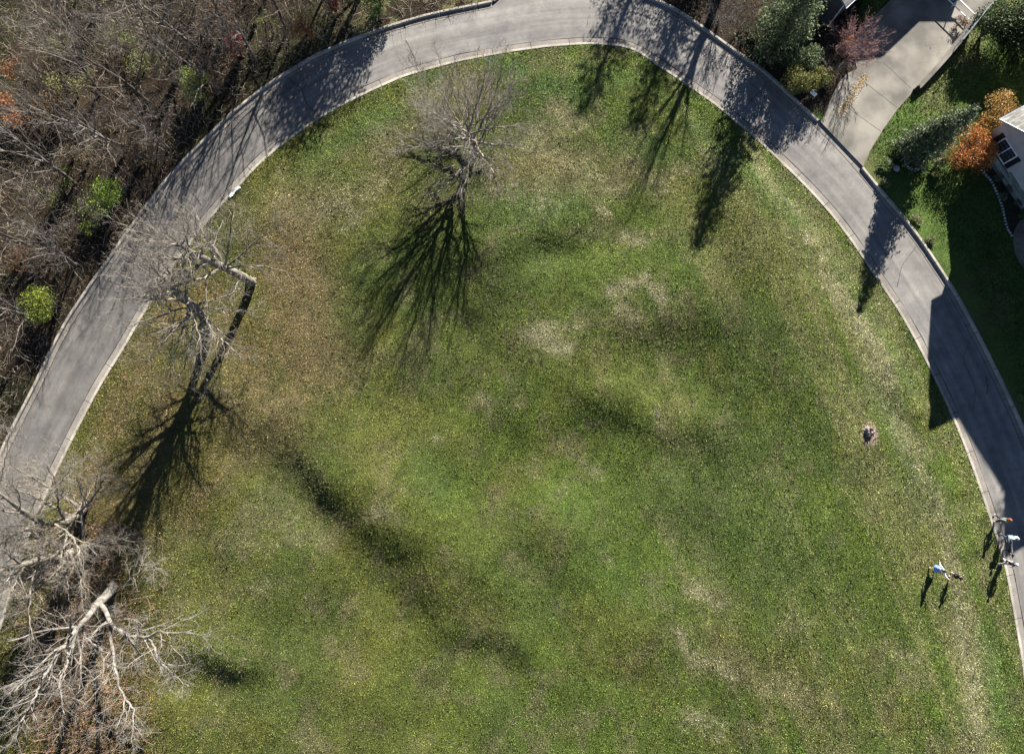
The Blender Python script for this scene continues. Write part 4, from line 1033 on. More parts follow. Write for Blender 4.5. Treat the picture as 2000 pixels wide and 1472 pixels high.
leafy(1788, 432, .5, .35, [(.13, .16, .06), (.2, .17, .1)], "low scrubby plant on the sunlit bank above the kerb", 634, n=600, size=.08, base_z=.1)
leafy(1815, 468, .5, .35, [(.12, .15, .06), (.22, .18, .11)], "low brownish plant farther down the sunlit bank", 635, n=600, size=.08, base_z=.1)
leafy(1993, 768, .6, .8, MG, "green shrub in shade at the right edge beside the kerb", 636, n=1000, size=.1, base_z=.1)
leafy(1990, 425, .45, .8, DG, "round dark box shrub next to the patio", 637, n=1000, size=.08, base_z=.1)
for k, (a, b) in enumerate([(1945, 350), (1968, 372), (1955, 385), (1985, 398)]):
    leafy(a, b, .35, .5, [(.14, .16, .12), (.10, .12, .08)], ["low grey green plant in the shaded bed, closest to the orange shrub", "small grey green plant against the stone wall", "small grey green plant midway along the stone edging", "small grey green plant nearest the patio"][k], 640 + k, n=350, size=.08, base_z=.1, name="bed_plant")
def red_shrub(px, py, h, r, nst, label, seed, matl):
    rg = np.random.default_rng(seed); b0 = P(px, py, .1); root = thing("bare_shrub", tuple(b0), label, "shrub")
    s_, t_ = MB(), MB()
    for k in range(nst):
        th = k * 2.4; q_, w_ = limb(rg, np.array([math.cos(th) * .1, math.sin(th) * .1, -.05]), np.array([math.cos(th) * r / h * (.4 + .9 * rg.random()), math.sin(th) * r / h * (.4 + .9 * rg.random()), 1]), h, .03, 6, .1, .06)
        s_.tube(q_, w_, 5); spray(t_, rg, q_, w_, h * .8, 0, 3, (7, 6, 3), (.6, .6, .7), .12, .06, (.45, .5, .5), .009)
    s_.build("stem", matl, root, smooth=True); t_.build("twig", matl, root, smooth=True)
    return root
red_shrub(1652, 112, 3.1, 2.6, 16, "large reddish bare shrub hanging over the driveway edge", 651, M['bark_red'])
red_shrub(1615, 138, 2.0, 1.2, 8, "grey bare shrub below the reddish one at the path corner", 652, M['bark'])
leafy(1640, 105, .5, 2.4, OR, "tuft of orange leaves left on a twiggy shrub", 653, n=420, size=.09, base_z=.1, shell=.2)
red_shrub(1400, 45, 2.6, 2.0, 9, "silvery bare shrub at the top above the road", 654, M['bark_pale'])
red_shrub(1445, 62, 2.2, 1.5, 8, "dark twiggy bare shrub right of the silvery one", 655, M['bark_brown'])
red_shrub(1340, -10, 2.2, 1.3, 7, "bare brown shrub at the top edge left of the silvery one", 656, M['bark_brown'])
# stone edged bed under the spruces
sr = MB(); rg = np.random.default_rng(660)
ringp = [(1762, 275), (1764, 295), (1765, 312), (1769, 325), (1778, 333), (1788, 334), (1797, 329), (1803, 318), (1804, 303), (1806, 288), (1801, 272)]
rc = resample([P(*p)[:2] for p in ringp], .21, smooth=1)
root = thing("stone_ring", tuple(P(1784, 305, .08)), "curved edging of pale stones round the spruce bed", "garden edging")
for k, p in enumerate(rc):
    b = MB(); b.blob((0, 0, 0), (.13, .10, .09), seed=k, rough=.25, nu=7, nv=5)
    o = b.build("stone", M['stone'], root); o.location = Vector((p[0], p[1], .14)) - root.location; o.rotation_euler = (0, 0, k * 1.1)
bed = polyfill("planting_bed", [P(*p)[:2] for p in ringp + [(1796, 262), (1775, 264)]], .10, M['mulch']); tag(bed, kind="structure")
edge = [(1915, 334), (1926, 345), (1936, 358), (1944, 375), (1951, 393), (1957, 412), (1961, 432), (1966, 450), (1974, 461)]
rc = resample([P(*p)[:2] for p in edge], .24, smooth=1)
root = thing("stone_edging", tuple(P(1945, 390, .08)), "long curved line of small stones edging the shaded house bed", "garden edging")
for k, p in enumerate(rc):
    b = MB(); b.blob((0, 0, 0), (.12, .08, .08), seed=k + 50, rough=.25, nu=7, nv=5)
    o = b.build("stone", M['stone'], root); o.location = Vector((p[0], p[1], .13)) - root.location; o.rotation_euler = (0, 0, k * .7)
bed = polyfill("planting_bed", [P(*p)[:2] for p in edge + [(1985, 440), (2010, 425), (2060, 430), (2010, 330), (1960, 260), (1900, 300)]], .095, M['mulch']); tag(bed, kind="structure")
pt = polyfill("patio", [P(*p)[:2] for p in [(2030, 415), (2003, 421), (1988, 434), (1978, 452), (1976, 474), (1980, 496), (1990, 516), (2006, 534), (2050, 570), (2120, 560)]], .12, M['drive']); tag(pt, kind="structure")
for k, (a, b_, s, lab) in enumerate([(1738, 314, .17, "flat pale slab lying in the shaded turf by the spruce bed"), (1751, 329, .24, "round blue grey boulder in the shaded turf by the spruce bed")]):
    b = MB(); b.blob((0, 0, 0), (s * (1.5 if k == 0 else 1.1), s, s * .6), seed=70 + k, rough=.12)
    o = b.build("garden_stone", M['stone'], smooth=k == 1); o.location = V(a, b_, .16); o.rotation_euler = (0, 0, .7); tag(o, lab, "stone")

# ------------------------------------------------------------------ houses
def gable(root, o, u, v, lu, lv, z0, ze, zr, ridge_along='v', over=.35, wall=M['siding'], ridge_off=None, tag_wall="wall"):
    """walls + gabled roof; o corner, u,v unit axes; lu,lv lengths"""
    o = np.asarray(o, float); u = np.asarray(u, float); v = np.asarray(v, float); Z = np.array([0, 0, 1.])
    if ridge_along == 'u': u, v, lu, lv = v, u, lv, lu
    mid = lu / 2 if ridge_off is None else ridge_off
    b = MB()
    c = [o, o + u * lu, o + u * lu + v * lv, o + v * lv]
    vv = [np.append(p[:2], z0) for p in c] + [np.append(p[:2], ze) for p in c] + [np.append((o + u * mid)[:2], zr), np.append((o + u * mid + v * lv)[:2], zr)]
    b.add(vv, quads=[(1, 2, 6, 5), (3, 0, 4, 7), (0, 1, 5, 4), (2, 3, 7, 6)], tris=[(4, 5, 8), (6, 7, 9)])
    b.build(tag_wall, wall, root).location = -root.location
    rf = MB(); th = .14
    for sgn, w_ in ((-1, mid), (1, lu - mid)):
        rid = o + u * mid - v * over; rid = np.append(rid[:2], zr + .02)
        sl = (zr - ze) / w_; dn = u * sgn * (w_ + over); dn = np.append(dn[:2], -sl * (w_ + over))
        al = np.append((v * (lv + 2 * over))[:2], 0)
        rf.box(rid, dn, al, (0, 0, th))
    ro = rf.build("roof", M['shingle'], root); ro.location = -root.location
    uvl = ro.data.uv_layers.new(name="UVMap"); me = ro.data
    for lp in me.loops:
        p = me.vertices[lp.vertex_index].co; uvl.data[lp.index].uv = ((p.x * v[0] + p.y * v[1]) , (p.x * u[0] + p.y * u[1]) * 1.2 )
    g = MB()   # gutters and rake boards
    for sgn, w_ in ((-1, mid), (1, lu - mid)):
        sl = (zr - ze) / w_
        e = o + u * (mid + sgn * (w_ + over)) - v * (over + .03); ez = zr - sl * (w_ + over)
        g.box(np.append(e[:2], ez - .02), np.append((v * (lv + 2 * over + .06))[:2], 0), np.append((u * sgn * .1)[:2], 0), (0, 0, .12))
        for e0 in (-over - .03, lv + over):
            a = o + u * mid + v * e0; a = np.append(a[:2], zr + .03)
            g.box(a, np.append((u * sgn * (w_ + over))[:2], -sl * (w_ + over)), np.append((v * .03)[:2], 0), (0, 0, .15))
    g.build("gutter", M['metal'], root).location = -root.location
# right house: axes from the visible wall
UX = np.array([.48, -.88, 0]); UX /= np.linalg.norm(UX); VX = np.array([.88, .48, 0]); VX /= np.linalg.norm(VX)
c_bay = P(1964, 349, .1)           # near lower corner of the bay front
bay_o = P(1895, 274, .0) + UX * .3 + VX * .35
house = thing("house", tuple(P(1990, 340, .1)), "pale sided house with stone base and shingled gable at right edge", "house")
hl = np.array(house.location)
gable(house, bay_o, UX, VX, 7.0, 3.6, .05, 3.25, 5.5, 'v', over=.33)
# main body behind, mostly beyond the frame, its ridge raised to shade the road
mo = c_bay + VX * .75 - UX * .6
gable(house, mo, UX, VX, 8.6, 6.5, .05, 7.2, 10.5, 'u', over=.25, ridge_off=2.4)
pk = caster(1815, 845, 10.0); pk = np.array([pk.x, pk.y, 0])  # unseen cross gable, placed and sized for its shadow tip on the road
gable(house, pk - UX * 3.1, UX, VX, 6.2, 6.0, 2.9 if False else .05, 6.6, 10.0, 'v', over=.35) if np.dot(pk - c_bay, VX) > .9 else gable(house, pk - UX * 3.1 + VX * 0, UX, VX, 6.2, 6.0, 4.4, 6.6, 10.0, 'v', over=.35)
pk2 = caster(1973, 1078, 9.2); pk2 = np.array([pk2.x, pk2.y, 0])  # second unseen gable, likewise shaped for the shadow it throws
gable(house, pk2 - UX * 3.4, UX, VX, 6.8, 7.0, .05, 6.2, 9.2, 'v', over=.35)
# stone base of the bay and window with shutters
b = MB(); f0 = bay_o - VX * .10 - UX * .1
b.box(f0 + [0, 0, -.05], UX * 3.4, VX * .098, (0, 0, .95))
b.box(bay_o + UX * 3.32 - VX * .05 + [0, 0, -.05], UX * 3.6, VX * .048, (0, 0, 1.2))
so_ = b.build("stone_base", M['stonewall'], house); so_.location = -house.location
me = so_.data; uvl = me.uv_layers.new(name="UVMap")
for lp in me.loops:
    p = me.vertices[lp.vertex_index].co; uvl.data[lp.index].uv = (p.x * UX[0] + p.y * UX[1], p.z)
wn = MB(); w0 = bay_o + UX * .95 - VX * .05
Zv = np.array([0, 0, 1.])
for a, b_, lu, lz in ((0, 0, 1.62, .07), (0, 1.35, 1.62, .07)): wn.box(w0 + UX * a + Zv * (.98 + b_), UX * lu, VX * .048, Zv * lz)
for a in (0, .78, 1.55): wn.box(w0 + UX * a + Zv * 1.052, UX * .07, VX * .048, Zv * 1.296)
mn = MB()
for s in (0, .78):
    for k in (1, 2): mn.box(w0 + UX * (s + .07 + k * .2367 - .01) + Zv * 1.06 + VX * .02, UX * .010, VX * .026, Zv * 1.28)
    for k in (1, 2, 3): mn.box(w0 + UX * (s + .072) + Zv * (1.05 + k * .325) + VX * .022, UX * .706, VX * .02, Zv * .009)
wo = wn.build("window", M['white'], house); wo.location = -house.location
mn.build("muntin", M['metal'], wo)
pn = MB(); pn.box(w0 + UX * .02 + Zv * 1.0 + VX * .043, UX * 1.58, VX * .004, Zv * 1.38)
po = pn.build("pane", M['glass'], wo)
for a in (-.42, 1.66):
    sh = MB(); sh.box(w0 + UX * a + Zv * .98 + VX * .005, UX * .38, VX * .042, Zv * 1.42)
    for k in range(16): sh.box(w0 + UX * (a + .04) + Zv * (1.04 + k * .083) - VX * .012, UX * .30, VX * .018, Zv * .05)
    sh.build("shutter", M['shutter'], house).location = -house.location
# garage above the driveway
AX = np.array([.72, .69, 0]); AX /= np.linalg.norm(AX); BX = np.array([-.69, .72, 0]); BX /= np.linalg.norm(BX)
gc = P(1652, 15, 3.1); gc[2] = 0; gc = gc + (-AX * -.35) + BX * .35
garage = thing("garage", tuple(np.array([gc[0], gc[1], .1])), "garage roof corner with gutter at the top edge above the driveway", "garage")
gable(garage, gc, AX, BX, 10.9, 3.9, .05, 3.15, 3.9, 'u', over=.35, wall=M['darkwall'])
b3 = caster(1852, 47, 5.0); b3 = np.array([b3.x - 7.0, b3.y, 0])  # unseen roof block added to shade the upper driveway
gable(garage, b3, np.array([1., 0, 0]), np.array([0, 1., 0]), 7.0, 6.0, .05, 4.95, 6.6, 'u', over=.3, wall=M['darkwall'])
gable(garage, gc + AX * 11.3, AX, BX, 6.6, 8.0, .05, 5.6, 7.6, 'u', over=.3, wall=M['darkwall'])  # unseen taller block, shaped for its shade edge across the driveway
ds = MB(); dp_ = gc - BX * .06 + AX * .08; ds.tube([np.append(dp_[:2], .1), np.append(dp_[:2], 2.8), np.append((dp_ - BX * .25)[:2], 3.0)], [.045, .045, .045], 6)
ds.build("downspout", M['white'], garage).location = -garage.location
dr = MB(); dr.box(gc + AX * 5.0 - BX * .05 + Zv * .15, AX * 4.6, BX * .048, Zv * 2.3); dr.build("garage_door", M['white'], garage).location = -garage.location
# retaining wall with handrail right of the driveway
wl = resample([P(*p)[:2] for p in [(1786, 178), (1812, 150), (1838, 120), (1862, 90), (1880, 66), (1897, 44)]], .3, smooth=2)
rwl = thing("retaining_wall", tuple(P(1840, 118, .1)), "low concrete retaining wall along the right side of the driveway", "wall")
k, m = len(wl), 0; nn_ = normals(wl); hb = np.linspace(.55, 1.35, len(wl))
b = MB(); vs = []
for i_ in range(k):
    for o_, z_ in ((-.14, 0), (-.14, hb[i_]), (.14, hb[i_]), (.14, 0)): vs.append((*(wl[i_] + nn_[i_] * o_), z_))
qs = [(i_ * 4 + j_, i_ * 4 + j_ + 1, i_ * 4 + 5 + j_, i_ * 4 + 4 + j_) for i_ in range(k - 1) for j_ in range(3)] + [(0, 3, 2, 1), (k * 4 - 4, k * 4 - 3, k * 4 - 2, k * 4 - 1)]
b.add(vs, quads=qs); wo_ = b.build("wall_body", M['block'], rwl); wo_.location = -rwl.location
wo_.data.uv_layers.new(name="UVMap")
for lp in wo_.data.loops:
    p = wo_.data.vertices[lp.vertex_index].co; wo_.data.uv_layers[0].data[lp.index].uv = (math.hypot(p.x, p.y), p.z)
cp = MB(); vs = []
for i_ in range(k):
    for o_, z_ in ((-.17, hb[i_] + .003), (-.17, hb[i_] + .06), (.17, hb[i_] + .06), (.17, hb[i_] + .003)): vs.append((*(wl[i_] + nn_[i_] * o_), z_))
cp.add(vs, quads=qs); cp.build("coping", M['drive'], rwl).location = -rwl.location
hr = thing("handrail", tuple(P(1870, 78, 1.2)), "pale metal handrail standing on the upper end of the driveway wall", "handrail")
b = MB(); s0 = int(k * .55)
top = [(*wl[i_], hb[i_] + .95) for i_ in range(s0, k)]
b.tube(top, [.035] * len(top), 6); b.tube([(p[0], p[1], p[2] - .4) for p in top], [.02] * len(top), 6)
b.build("rail", M['metal'], hr).location = -hr.location
for i_ in range(s0, k, 4):
    b = MB(); b.tube([(*wl[i_], hb[i_] + .05), (*wl[i_], hb[i_] + .94)], [.025, .025], 6); b.build("post", M['metal'], hr).location = -hr.location
b = MB(); b.blob((0, 0, 0), (.2, .16, .25), seed=4, rough=.2); b.blob((.05, .1, .22), (.12, .12, .15), seed=6, rough=.2)
o = b.build("wall_lantern", M['shutter']); o.location = (wl[0][0] - .05, wl[0][1] - .05, .30); tag(o, "small dark stone ornament at the low end of the driveway wall", "ornament")
# white two rail fence at the top right
fn = thing("rail_fence", tuple(P(1872, 20, .1)), "white painted rail fence at the top right beyond the driveway", "fence")
fa, fb = P(1848, 12, 0), P(1885, 48, 0); fd = (fb - fa) / np.linalg.norm(fb - fa); fa = fa - fd * 3.0
b = MB(); Lf = np.linalg.norm(fb - fa); nf = np.array([-fd[1], fd[0], 0])
b.box(fa + Zv * .45, fd * Lf, nf * .05, Zv * .06)
b.build("lower_rail", M['white'], fn).location = -fn.location
b = MB(); b.box(fa + Zv * 1.1, fd * Lf, nf * .06, Zv * .05); b.build("top_rail", M['white'], fn).location = -fn.location
for k_ in range(4):
    b = MB(); b.box(fa + fd * (Lf - .1) * k_ / 3 + nf * .062, fd * .06, nf * .06, Zv * 1.2); b.build("post", M['white'], fn).location = -fn.location
leafy(1868, 52, .55, .9, [(.20, .09, .05), (.13, .07, .04)], "small russet shrub below the white rail fence", 661, n=700, size=.08, base_z=.1)
# mailbox at the kerb
mbx = thing("mailbox", tuple(P(1577, 197, .1)), "white mailbox on a post beside the kerb left of the driveway", "mailbox")
b = MB(); b.box((-.05, -.05, 0), (.1, 0, 0), (0, .1, 0), (0, 0, 1.0)); b.build("post", M['bark_brown'], mbx)
b = MB(); th = np.linspace(0, math.pi, 9); prof = [(-.11, 0)] + [(-.11 * math.cos(t), .12 + .1 * math.sin(t)) for t in th] + [(.11, 0)]
vs = [(p[0], -.25, 1.0 + p[1]) for p in prof] + [(p[0], .25, 1.0 + p[1]) for p in prof]; L = len(prof)
b.add(vs, quads=[(a, (a + 1) % L, L + (a + 1) % L, L + a) for a in range(L)], tris=[(0, a + 1, a) for a in range(1, L - 1)] + [(L, L + a, L + a + 1) for a in range(1, L - 1)])
b.build("box", M['white'], mbx); mbx.rotation_euler = (0, 0, .75)
b = MB(); b.box((.115, -.1, 1.08), (.015, 0, 0), (0, .03, 0), (0, 0, .18)); b.box((.115, -.07, 1.2), (.015, 0, 0), (0, .1, 0), (0, 0, .06)); b.build("flag", M['shutter'], mbx)

# ------------------------------------------------------------------ stump, litter
st_ = thing("tree_stump", tuple(P(1696, 843, .75)), "weathered jagged tree stump in a ring of bare earth on the right lawn", "stump")
sx, sy = st_.location.x, st_.location.y; sz = float(lawn_z(np.array([sx]), np.array([sy]))[0]); st_.location.z = sz
rg = np.random.default_rng(9); b = MB(); NS = 18; rings = []
for z_, r_ in ((-.1, .42), (.05, .36), (.2, .30), (.36, .28)):
    for a in range(NS):
        t = a * 2 * math.pi / NS; rr = r_ * (1 + .22 * math.sin(3 * t + 1) + .12 * rg.normal()); rings.append((rr * math.cos(t), rr * math.sin(t), z_ + (.10 * rg.normal() if z_ > .3 else 0)))
q_ = [(k_ * NS + a, k_ * NS + (a + 1) % NS, (k_ + 1) * NS + (a + 1) % NS, (k_ + 1) * NS + a) for k_ in range(3) for a in range(NS)]
rings.append((0, 0, .24)); b.add(rings, quads=q_, tris=[(3 * NS + a, 3 * NS + (a + 1) % NS, 4 * NS) for a in range(NS)])
b.build("stump_body", mat("weathered_wood", (.30, .25, .23), (.10, .08, .075), scale=9, bump=.9, bscale=25), st_)
b = MB()
for k_ in range(9):
    t = rg.random() * 6.28; r_ = .1 + .15 * rg.random(); p = np.array([r_ * math.cos(t), r_ * math.sin(t), .2]); d = rg.normal(size=3) * .12 + [0, 0, .16]
    b.tube([p, p + d], [.035, .012], 5)
b.build("splinter", M['bark_pale'], st_)
b = MB(); n = 260; t = rg.random(n) * 6.28; r_ = .3 + .45 * rg.random(n)
pp = np.stack([sx + r_ * np.cos(t) * .75, sy + r_ * np.sin(t), np.full(n, sz + .05)], 1); quads(b, rg, pp, .11, [(.45, .34, .24), (.34, .25, .17), (.22, .15, .10)], flat=.6, aspect=.3)
o = b.build("wood_chips", M['litter'], use_col=True); tag(o, "pale wood chips and dry grass strewn round the stump", "wood chips", kind="stuff")
b = MB()   # crumpled white strip on the kerb
cen = [P(a, b_, .19) for a, b_ in ((449, 384), (452, 381), (456, 378), (459, 374), (463, 370), (466, 367))]
for k_, (p, r_) in enumerate(zip(cen, (.13, .17, .08, .08, .11, .14))): b.blob(p, (r_, r_ * .8, .06), seed=k_, rough=.25, nu=9, nv=5)
b.tube(cen, [.07, .09, .06, .05, .07, .06], 6)
o = b.build("plastic_sheet", M['white_litter'], smooth=True); tag(o, "crumpled white plastic strip lying along the inner kerb at left", "litter")
b = MB(); p = P(1281, 806, .35)
for k_ in range(5): d = np.array([rg.normal() * .12, rg.normal() * .2, .02]); b.tube([p + rg.normal(size=3) * [.06, .1, .01], p + d], [.02, .008], 4)
o = b.build("dead_branch", M['bark_pale']); tag(o, "little pile of pale broken twigs in the middle of the lawn", "twigs")

# ------------------------------------------------------------------ people and dog (skin modifier bodies)
SK = {}
def skinmat(name, c, rough=.6):
    if name not in SK: SK[name] = mat(name, c, tuple(v * .85 for v in c), scale=8, rough=rough)
    return SK[name]
def skin(name, nodes, edges, material, parent, sub=1):
    """nodes {key:(co, r)}; first key is the root"""
    keys = list(nodes); me = bpy.data.meshes.new(name)
    me.from_pydata([nodes[k][0] for k in keys], [(keys.index(a), keys.index(b)) for a, b in edges], [])
    o = bpy.data.objects.new(name, me); col.objects.link(o); o.parent = parent
    md = o.modifiers.new("skin", 'SKIN'); md.use_smooth_shade = True
    sv_ = me.skin_vertices[0].data
    for i_, k in enumerate(keys):
        r = nodes[k][1]; r = (r, r) if not isinstance(r, tuple) else r
        sv_[i_].radius = r; sv_[i_].use_root = (i_ == 0)
    ss = o.modifiers.new("sub", 'SUBSURF'); ss.levels = sub; ss.render_levels = sub
    me.materials.append(material)
    return o
def person(loc, h, heading, label, pose, cols, hair='short', skirt=False, bare_leg=False):
    """pose: joint offsets for a 1.0 m tall figure facing +Y, x = its right"""
    root = thing("person", loc, label, "person", rz=heading)
    S = h
    def v(p): return (p[0] * S, p[1] * S, p[2] * S)
    J = dict(hip=(0, 0, .53), belly=(0, .005, .62), chest=(0, .005, .73), neck=(0, .0, .84), nb=(0, .005, .87), head=(0, .012, .925), crown=(0, .006, .985),
             hR=(.052, 0, .51), kR=(.055, .02, .28), aR=(.055, -.01, .045), tR=(.06, .085, .018), hL=(-.052, 0, .51), kL=(-.055, .02, .28), aL=(-.055, -.01, .045), tL=(-.06, .085, .018),
             sR=(.11, 0, .815), eR=(.14, -.01, .64), wR=(.14, .05, .49), sL=(-.11, 0, .815), eL=(-.14, -.01, .64), wL=(-.14, .05, .49))
    J.update(pose)
    R = dict(hip=(.085, .06), belly=(.075, .055), chest=(.088, .06), neck=.035, nb=.032, head=(.05, .058), crown=.03, hR=.055, kR=.034, aR=.022, tR=.02, hL=.055, kL=.034, aL=.022, tL=.02, sR=.036, eR=.026, wR=.016, sL=.036, eL=.026, wL=.016)
    nodes = {}
    for k in ('hip', 'belly', 'chest', 'neck', 'nb', 'head', 'crown', 'hR', 'kR', 'aR', 'tR', 'hL', 'kL', 'aL', 'tL', 'sR', 'eR', 'wR', 'sL', 'eL', 'wL'):
        r = R[k]; r = tuple(q * S for q in r) if isinstance(r, tuple) else r * S
        nodes[k] = (v(J[k]), r)
    edges = [('hip', 'belly'), ('belly', 'chest'), ('chest', 'neck'), ('neck', 'nb'), ('nb', 'head'), ('head', 'crown'), ('hip', 'hR'), ('hR', 'kR'), ('kR', 'aR'), ('aR', 'tR'), ('hip', 'hL'), ('hL', 'kL'), ('kL', 'aL'), ('aL', 'tL'),
             ('chest', 'sR'), ('sR', 'eR'), ('eR', 'wR'), ('chest', 'sL'), ('sL', 'eL'), ('eL', 'wL')]
    for sd_ in 'RL':       # palm, thumb and four fingers
        w_ = np.array(J['w' + sd_]); e_ = np.array(J['e' + sd_]); d = (w_ - e_) / np.linalg.norm(w_ - e_)
        side = np.cross(d, [0, 0, 1.]); side = side / (np.linalg.norm(side) + 1e-6); palm = w_ + d * .035
        nodes['p' + sd_] = (v(palm), (.02 * S, .011 * S)); edges.append(('w' + sd_, 'p' + sd_))
        cur = np.cross(side, d) * .012
        for f_, (o_, l_) in enumerate(((-.018, .035), (-.006, .042), (.006, .038), (.018, .03))):
            a_, b_ = palm + d * .018 + side * o_, palm + d * (.018 + l_) + side * o_ * 1.25 + cur
            nodes[f'f{sd_}{f_}a'] = (v(a_), .0052 * S); nodes[f'f{sd_}{f_}b'] = (v(b_), .0042 * S)
            edges += [('p' + sd_, f'f{sd_}{f_}a'), (f'f{sd_}{f_}a', f'f{sd_}{f_}b')]
        t_ = palm - side * .02 - d * .005; nodes['th' + sd_] = (v(t_ - side * .012 + d * .02), .0055 * S); edges.append(('p' + sd_, 'th' + sd_))
    skinm = skinmat("skin_tone", (.62, .40, .30))
    body = skin("body", nodes, edges, skinm, root)
    hc = np.array(v(J['head'])); cr = np.array(v(J['crown'])); up_ = (cr - np.array(v(J['nb']))); up_ /= np.linalg.norm(up_)
    fw = np.array([0, 1., 0]) - up_ * up_[1]; fw /= np.linalg.norm(fw); sdv = np.cross(fw, up_)
    f = MB(); r = .058 * S
    f.blob(hc + fw * r * 1.02 - up_ * r * .15, (.009 * S, .016 * S, .014 * S), seed=1, rough=0, nu=6, nv=5)
    for s in (-1, 1): f.blob(hc + sdv * s * r * .95 - up_ * r * .1, (.008 * S, .014 * S, .018 * S), seed=1, rough=0, nu=6, nv=5)
    f.build("face", skinm, root, smooth=True)
    e = MB()
    for s in (-1, 1): e.blob(hc + fw * r * .92 + sdv * s * r * .38 + up_ * r * .05, (.007 * S,) * 3, seed=1, rough=0, nu=6, nv=4)
    e.build("eyes", skinmat("eye_dark", (.03, .02, .02)), root)
    hr_ = MB(); hr_.blob(hc - fw * r * .22 + up_ * r * .35, (.062 * S, .064 * S, .062 * S), seed=2, rough=.05, nu=12, nv=8)
    if hair == 'long':
        for k_ in range(5): hr_.tube([hc - fw * r * .8 + sdv * (k_ - 2) * r * .35, hc - fw * r * 1.15 + sdv * (k_ - 2) * r * .35 - up_ * .1 * S, hc - fw * r * 1.0 + sdv * (k_ - 2) * r * .3 - up_ * .2 * S], [.022 * S, .022 * S, .008 * S], 6)
    hr_.build("hair", skinmat(label[:0] + "hair_%s" % cols['hair'][0], cols['hair'][1], .5), root, smooth=True)
    def sub_(keys, ed, grow, name, cm):
        nd = {}
        for k in keys:
            c, r_ = nodes[k]; nd[k] = (c, tuple(q + grow * S for q in r_) if isinstance(r_, tuple) else r_ + grow * S)
        return skin(name, nd, ed, skinmat("cloth_%s" % cm[0], cm[1], .85), root)
    # end points of garments
    def mid(a, b, t): ca, cb = np.array(nodes[a][0]), np.array(nodes[b][0]); return tuple(ca * (1 - t) + cb * t)
    nodes['nk'] = (mid('neck', 'nb', .15), .036 * S)
    nodes['cR'] = (mid('eR', 'wR', .85), .019 * S); nodes['cL'] = (mid('eL', 'wL', .85), .019 * S)
    nodes['tb'] = (v((J['hip'][0], J['hip'][1], J['hip'][2] - .02)), (.085 * S, .062 * S))
    sub_(['belly', 'tb', 'chest', 'neck', 'nk', 'sR', 'eR', 'cR', 'sL', 'eL', 'cL'], [('belly', 'tb'), ('belly', 'chest'), ('chest', 'neck'), ('neck', 'nk'), ('chest', 'sR'), ('sR', 'eR'), ('eR', 'cR'), ('chest', 'sL'), ('sL', 'eL'), ('eL', 'cL')], .009, "shirt", cols['top'])
    if skirt:
        b = MB(); hp = np.array(v(J['hip'])); n_s = 14; vs = []
        for z_, rr in ((.07, .085), (0, .105), (-.1, .15), (-.2, .19)):
            for a in range(n_s): t = a * 2 * math.pi / n_s; q = rr * (1 + .08 * math.sin(4 * t)); vs.append(hp + np.array([q * math.cos(t), q * math.sin(t) * .85, z_]) * S)
        b.add(vs, quads=[(k_ * n_s + a, k_ * n_s + (a + 1) % n_s, (k_ + 1) * n_s + (a + 1) % n_s, (k_ + 1) * n_s + a) for k_ in range(3) for a in range(n_s)])
        b.build("skirt", skinmat("cloth_%s" % cols['legs'][0], cols['legs'][1], .85), root, smooth=True)
    else:
        t_ = .35 if bare_leg else .9
        nodes['mR'] = (mid('kR', 'aR', t_) if not bare_leg else mid('hR', 'kR', .9), .036 * S); nodes['mL'] = (mid('kL', 'aL', t_) if not bare_leg else mid('hL', 'kL', .9), .036 * S)
        if bare_leg: sub_(['hip', 'hR', 'mR', 'hL', 'mL'], [('hip', 'hR'), ('hR', 'mR'), ('hip', 'hL'), ('hL', 'mL')], .012, "shorts", cols['legs'])
        else: sub_(['hip', 'hR', 'kR', 'mR', 'hL', 'kL', 'mL'], [('hip', 'hR'), ('hR', 'kR'), ('kR', 'mR'), ('hip', 'hL'), ('hL', 'kL'), ('kL', 'mL')], .010, "trousers", cols['legs'])
    for sd_ in 'RL':
        nodes['q' + sd_] = (v(tuple(np.array(J['a' + sd_]) + np.array([0, -.025, -.02]))), .022 * S)
        skin("shoe", {'a': (nodes['q' + sd_][0], .026 * S), 'b': (nodes['t' + sd_][0], (.026 * S, .02 * S))}, [('a', 'b')], skinmat("shoe_%s" % cols['shoe'][0], cols['shoe'][1], .6), root)
    return root
walk1 = dict(kR=(.05, .09, .29), aR=(.05, .13, .06), tR=(.05, .21, .03), kL=(-.05, .0, .29), aL=(-.05, -.14, .08), tL=(-.05, -.06, .018), eR=(.15, -.06, .65), wR=(.14, -.05, .50), eL=(-.15, .04, .65), wL=(-.13, .13, .53))
walk2 = dict(kL=(-.05, .08, .29), aL=(-.05, .11, .06), tL=(-.05, .19, .03), kR=(.05, .0, .29), aR=(.05, -.10, .07), tR=(.05, -.02, .018), eR=(.17, .03, .66), wR=(.14, .14, .60), eL=(-.16, -.04, .65), wL=(-.15, -.02, .50))
run = dict(kR=(.06, .16, .33), aR=(.06, .06, .13), tR=(.06, .13, .08), kL=(-.05, -.04, .28), aL=(-.05, -.17, .10), tL=(-.05, -.12, .03), eR=(.26, .03, .78), wR=(.36, .06, .86), eL=(-.24, -.02, .72), wL=(-.32, .03, .66), neck=(0, .02, .84), nb=(0, .03, .87), head=(0, .045, .925), crown=(0, .05, .985))
pz = lambda x, y: float(lawn_z(np.array([x]), np.array([y]))[0]) + .01
p1 = P(1941, 1011); person((p1[0], p1[1], .02), 1.72, math.radians(200), "red haired person in patterned green top and dark trousers walking on the road", walk1,
       dict(hair=('auburn', (.20, .06, .02)), top=('sage', (.22, .25, .18)), legs=('navy', (.03, .035, .045)), shoe=('white', (.7, .7, .7))), hair='long')
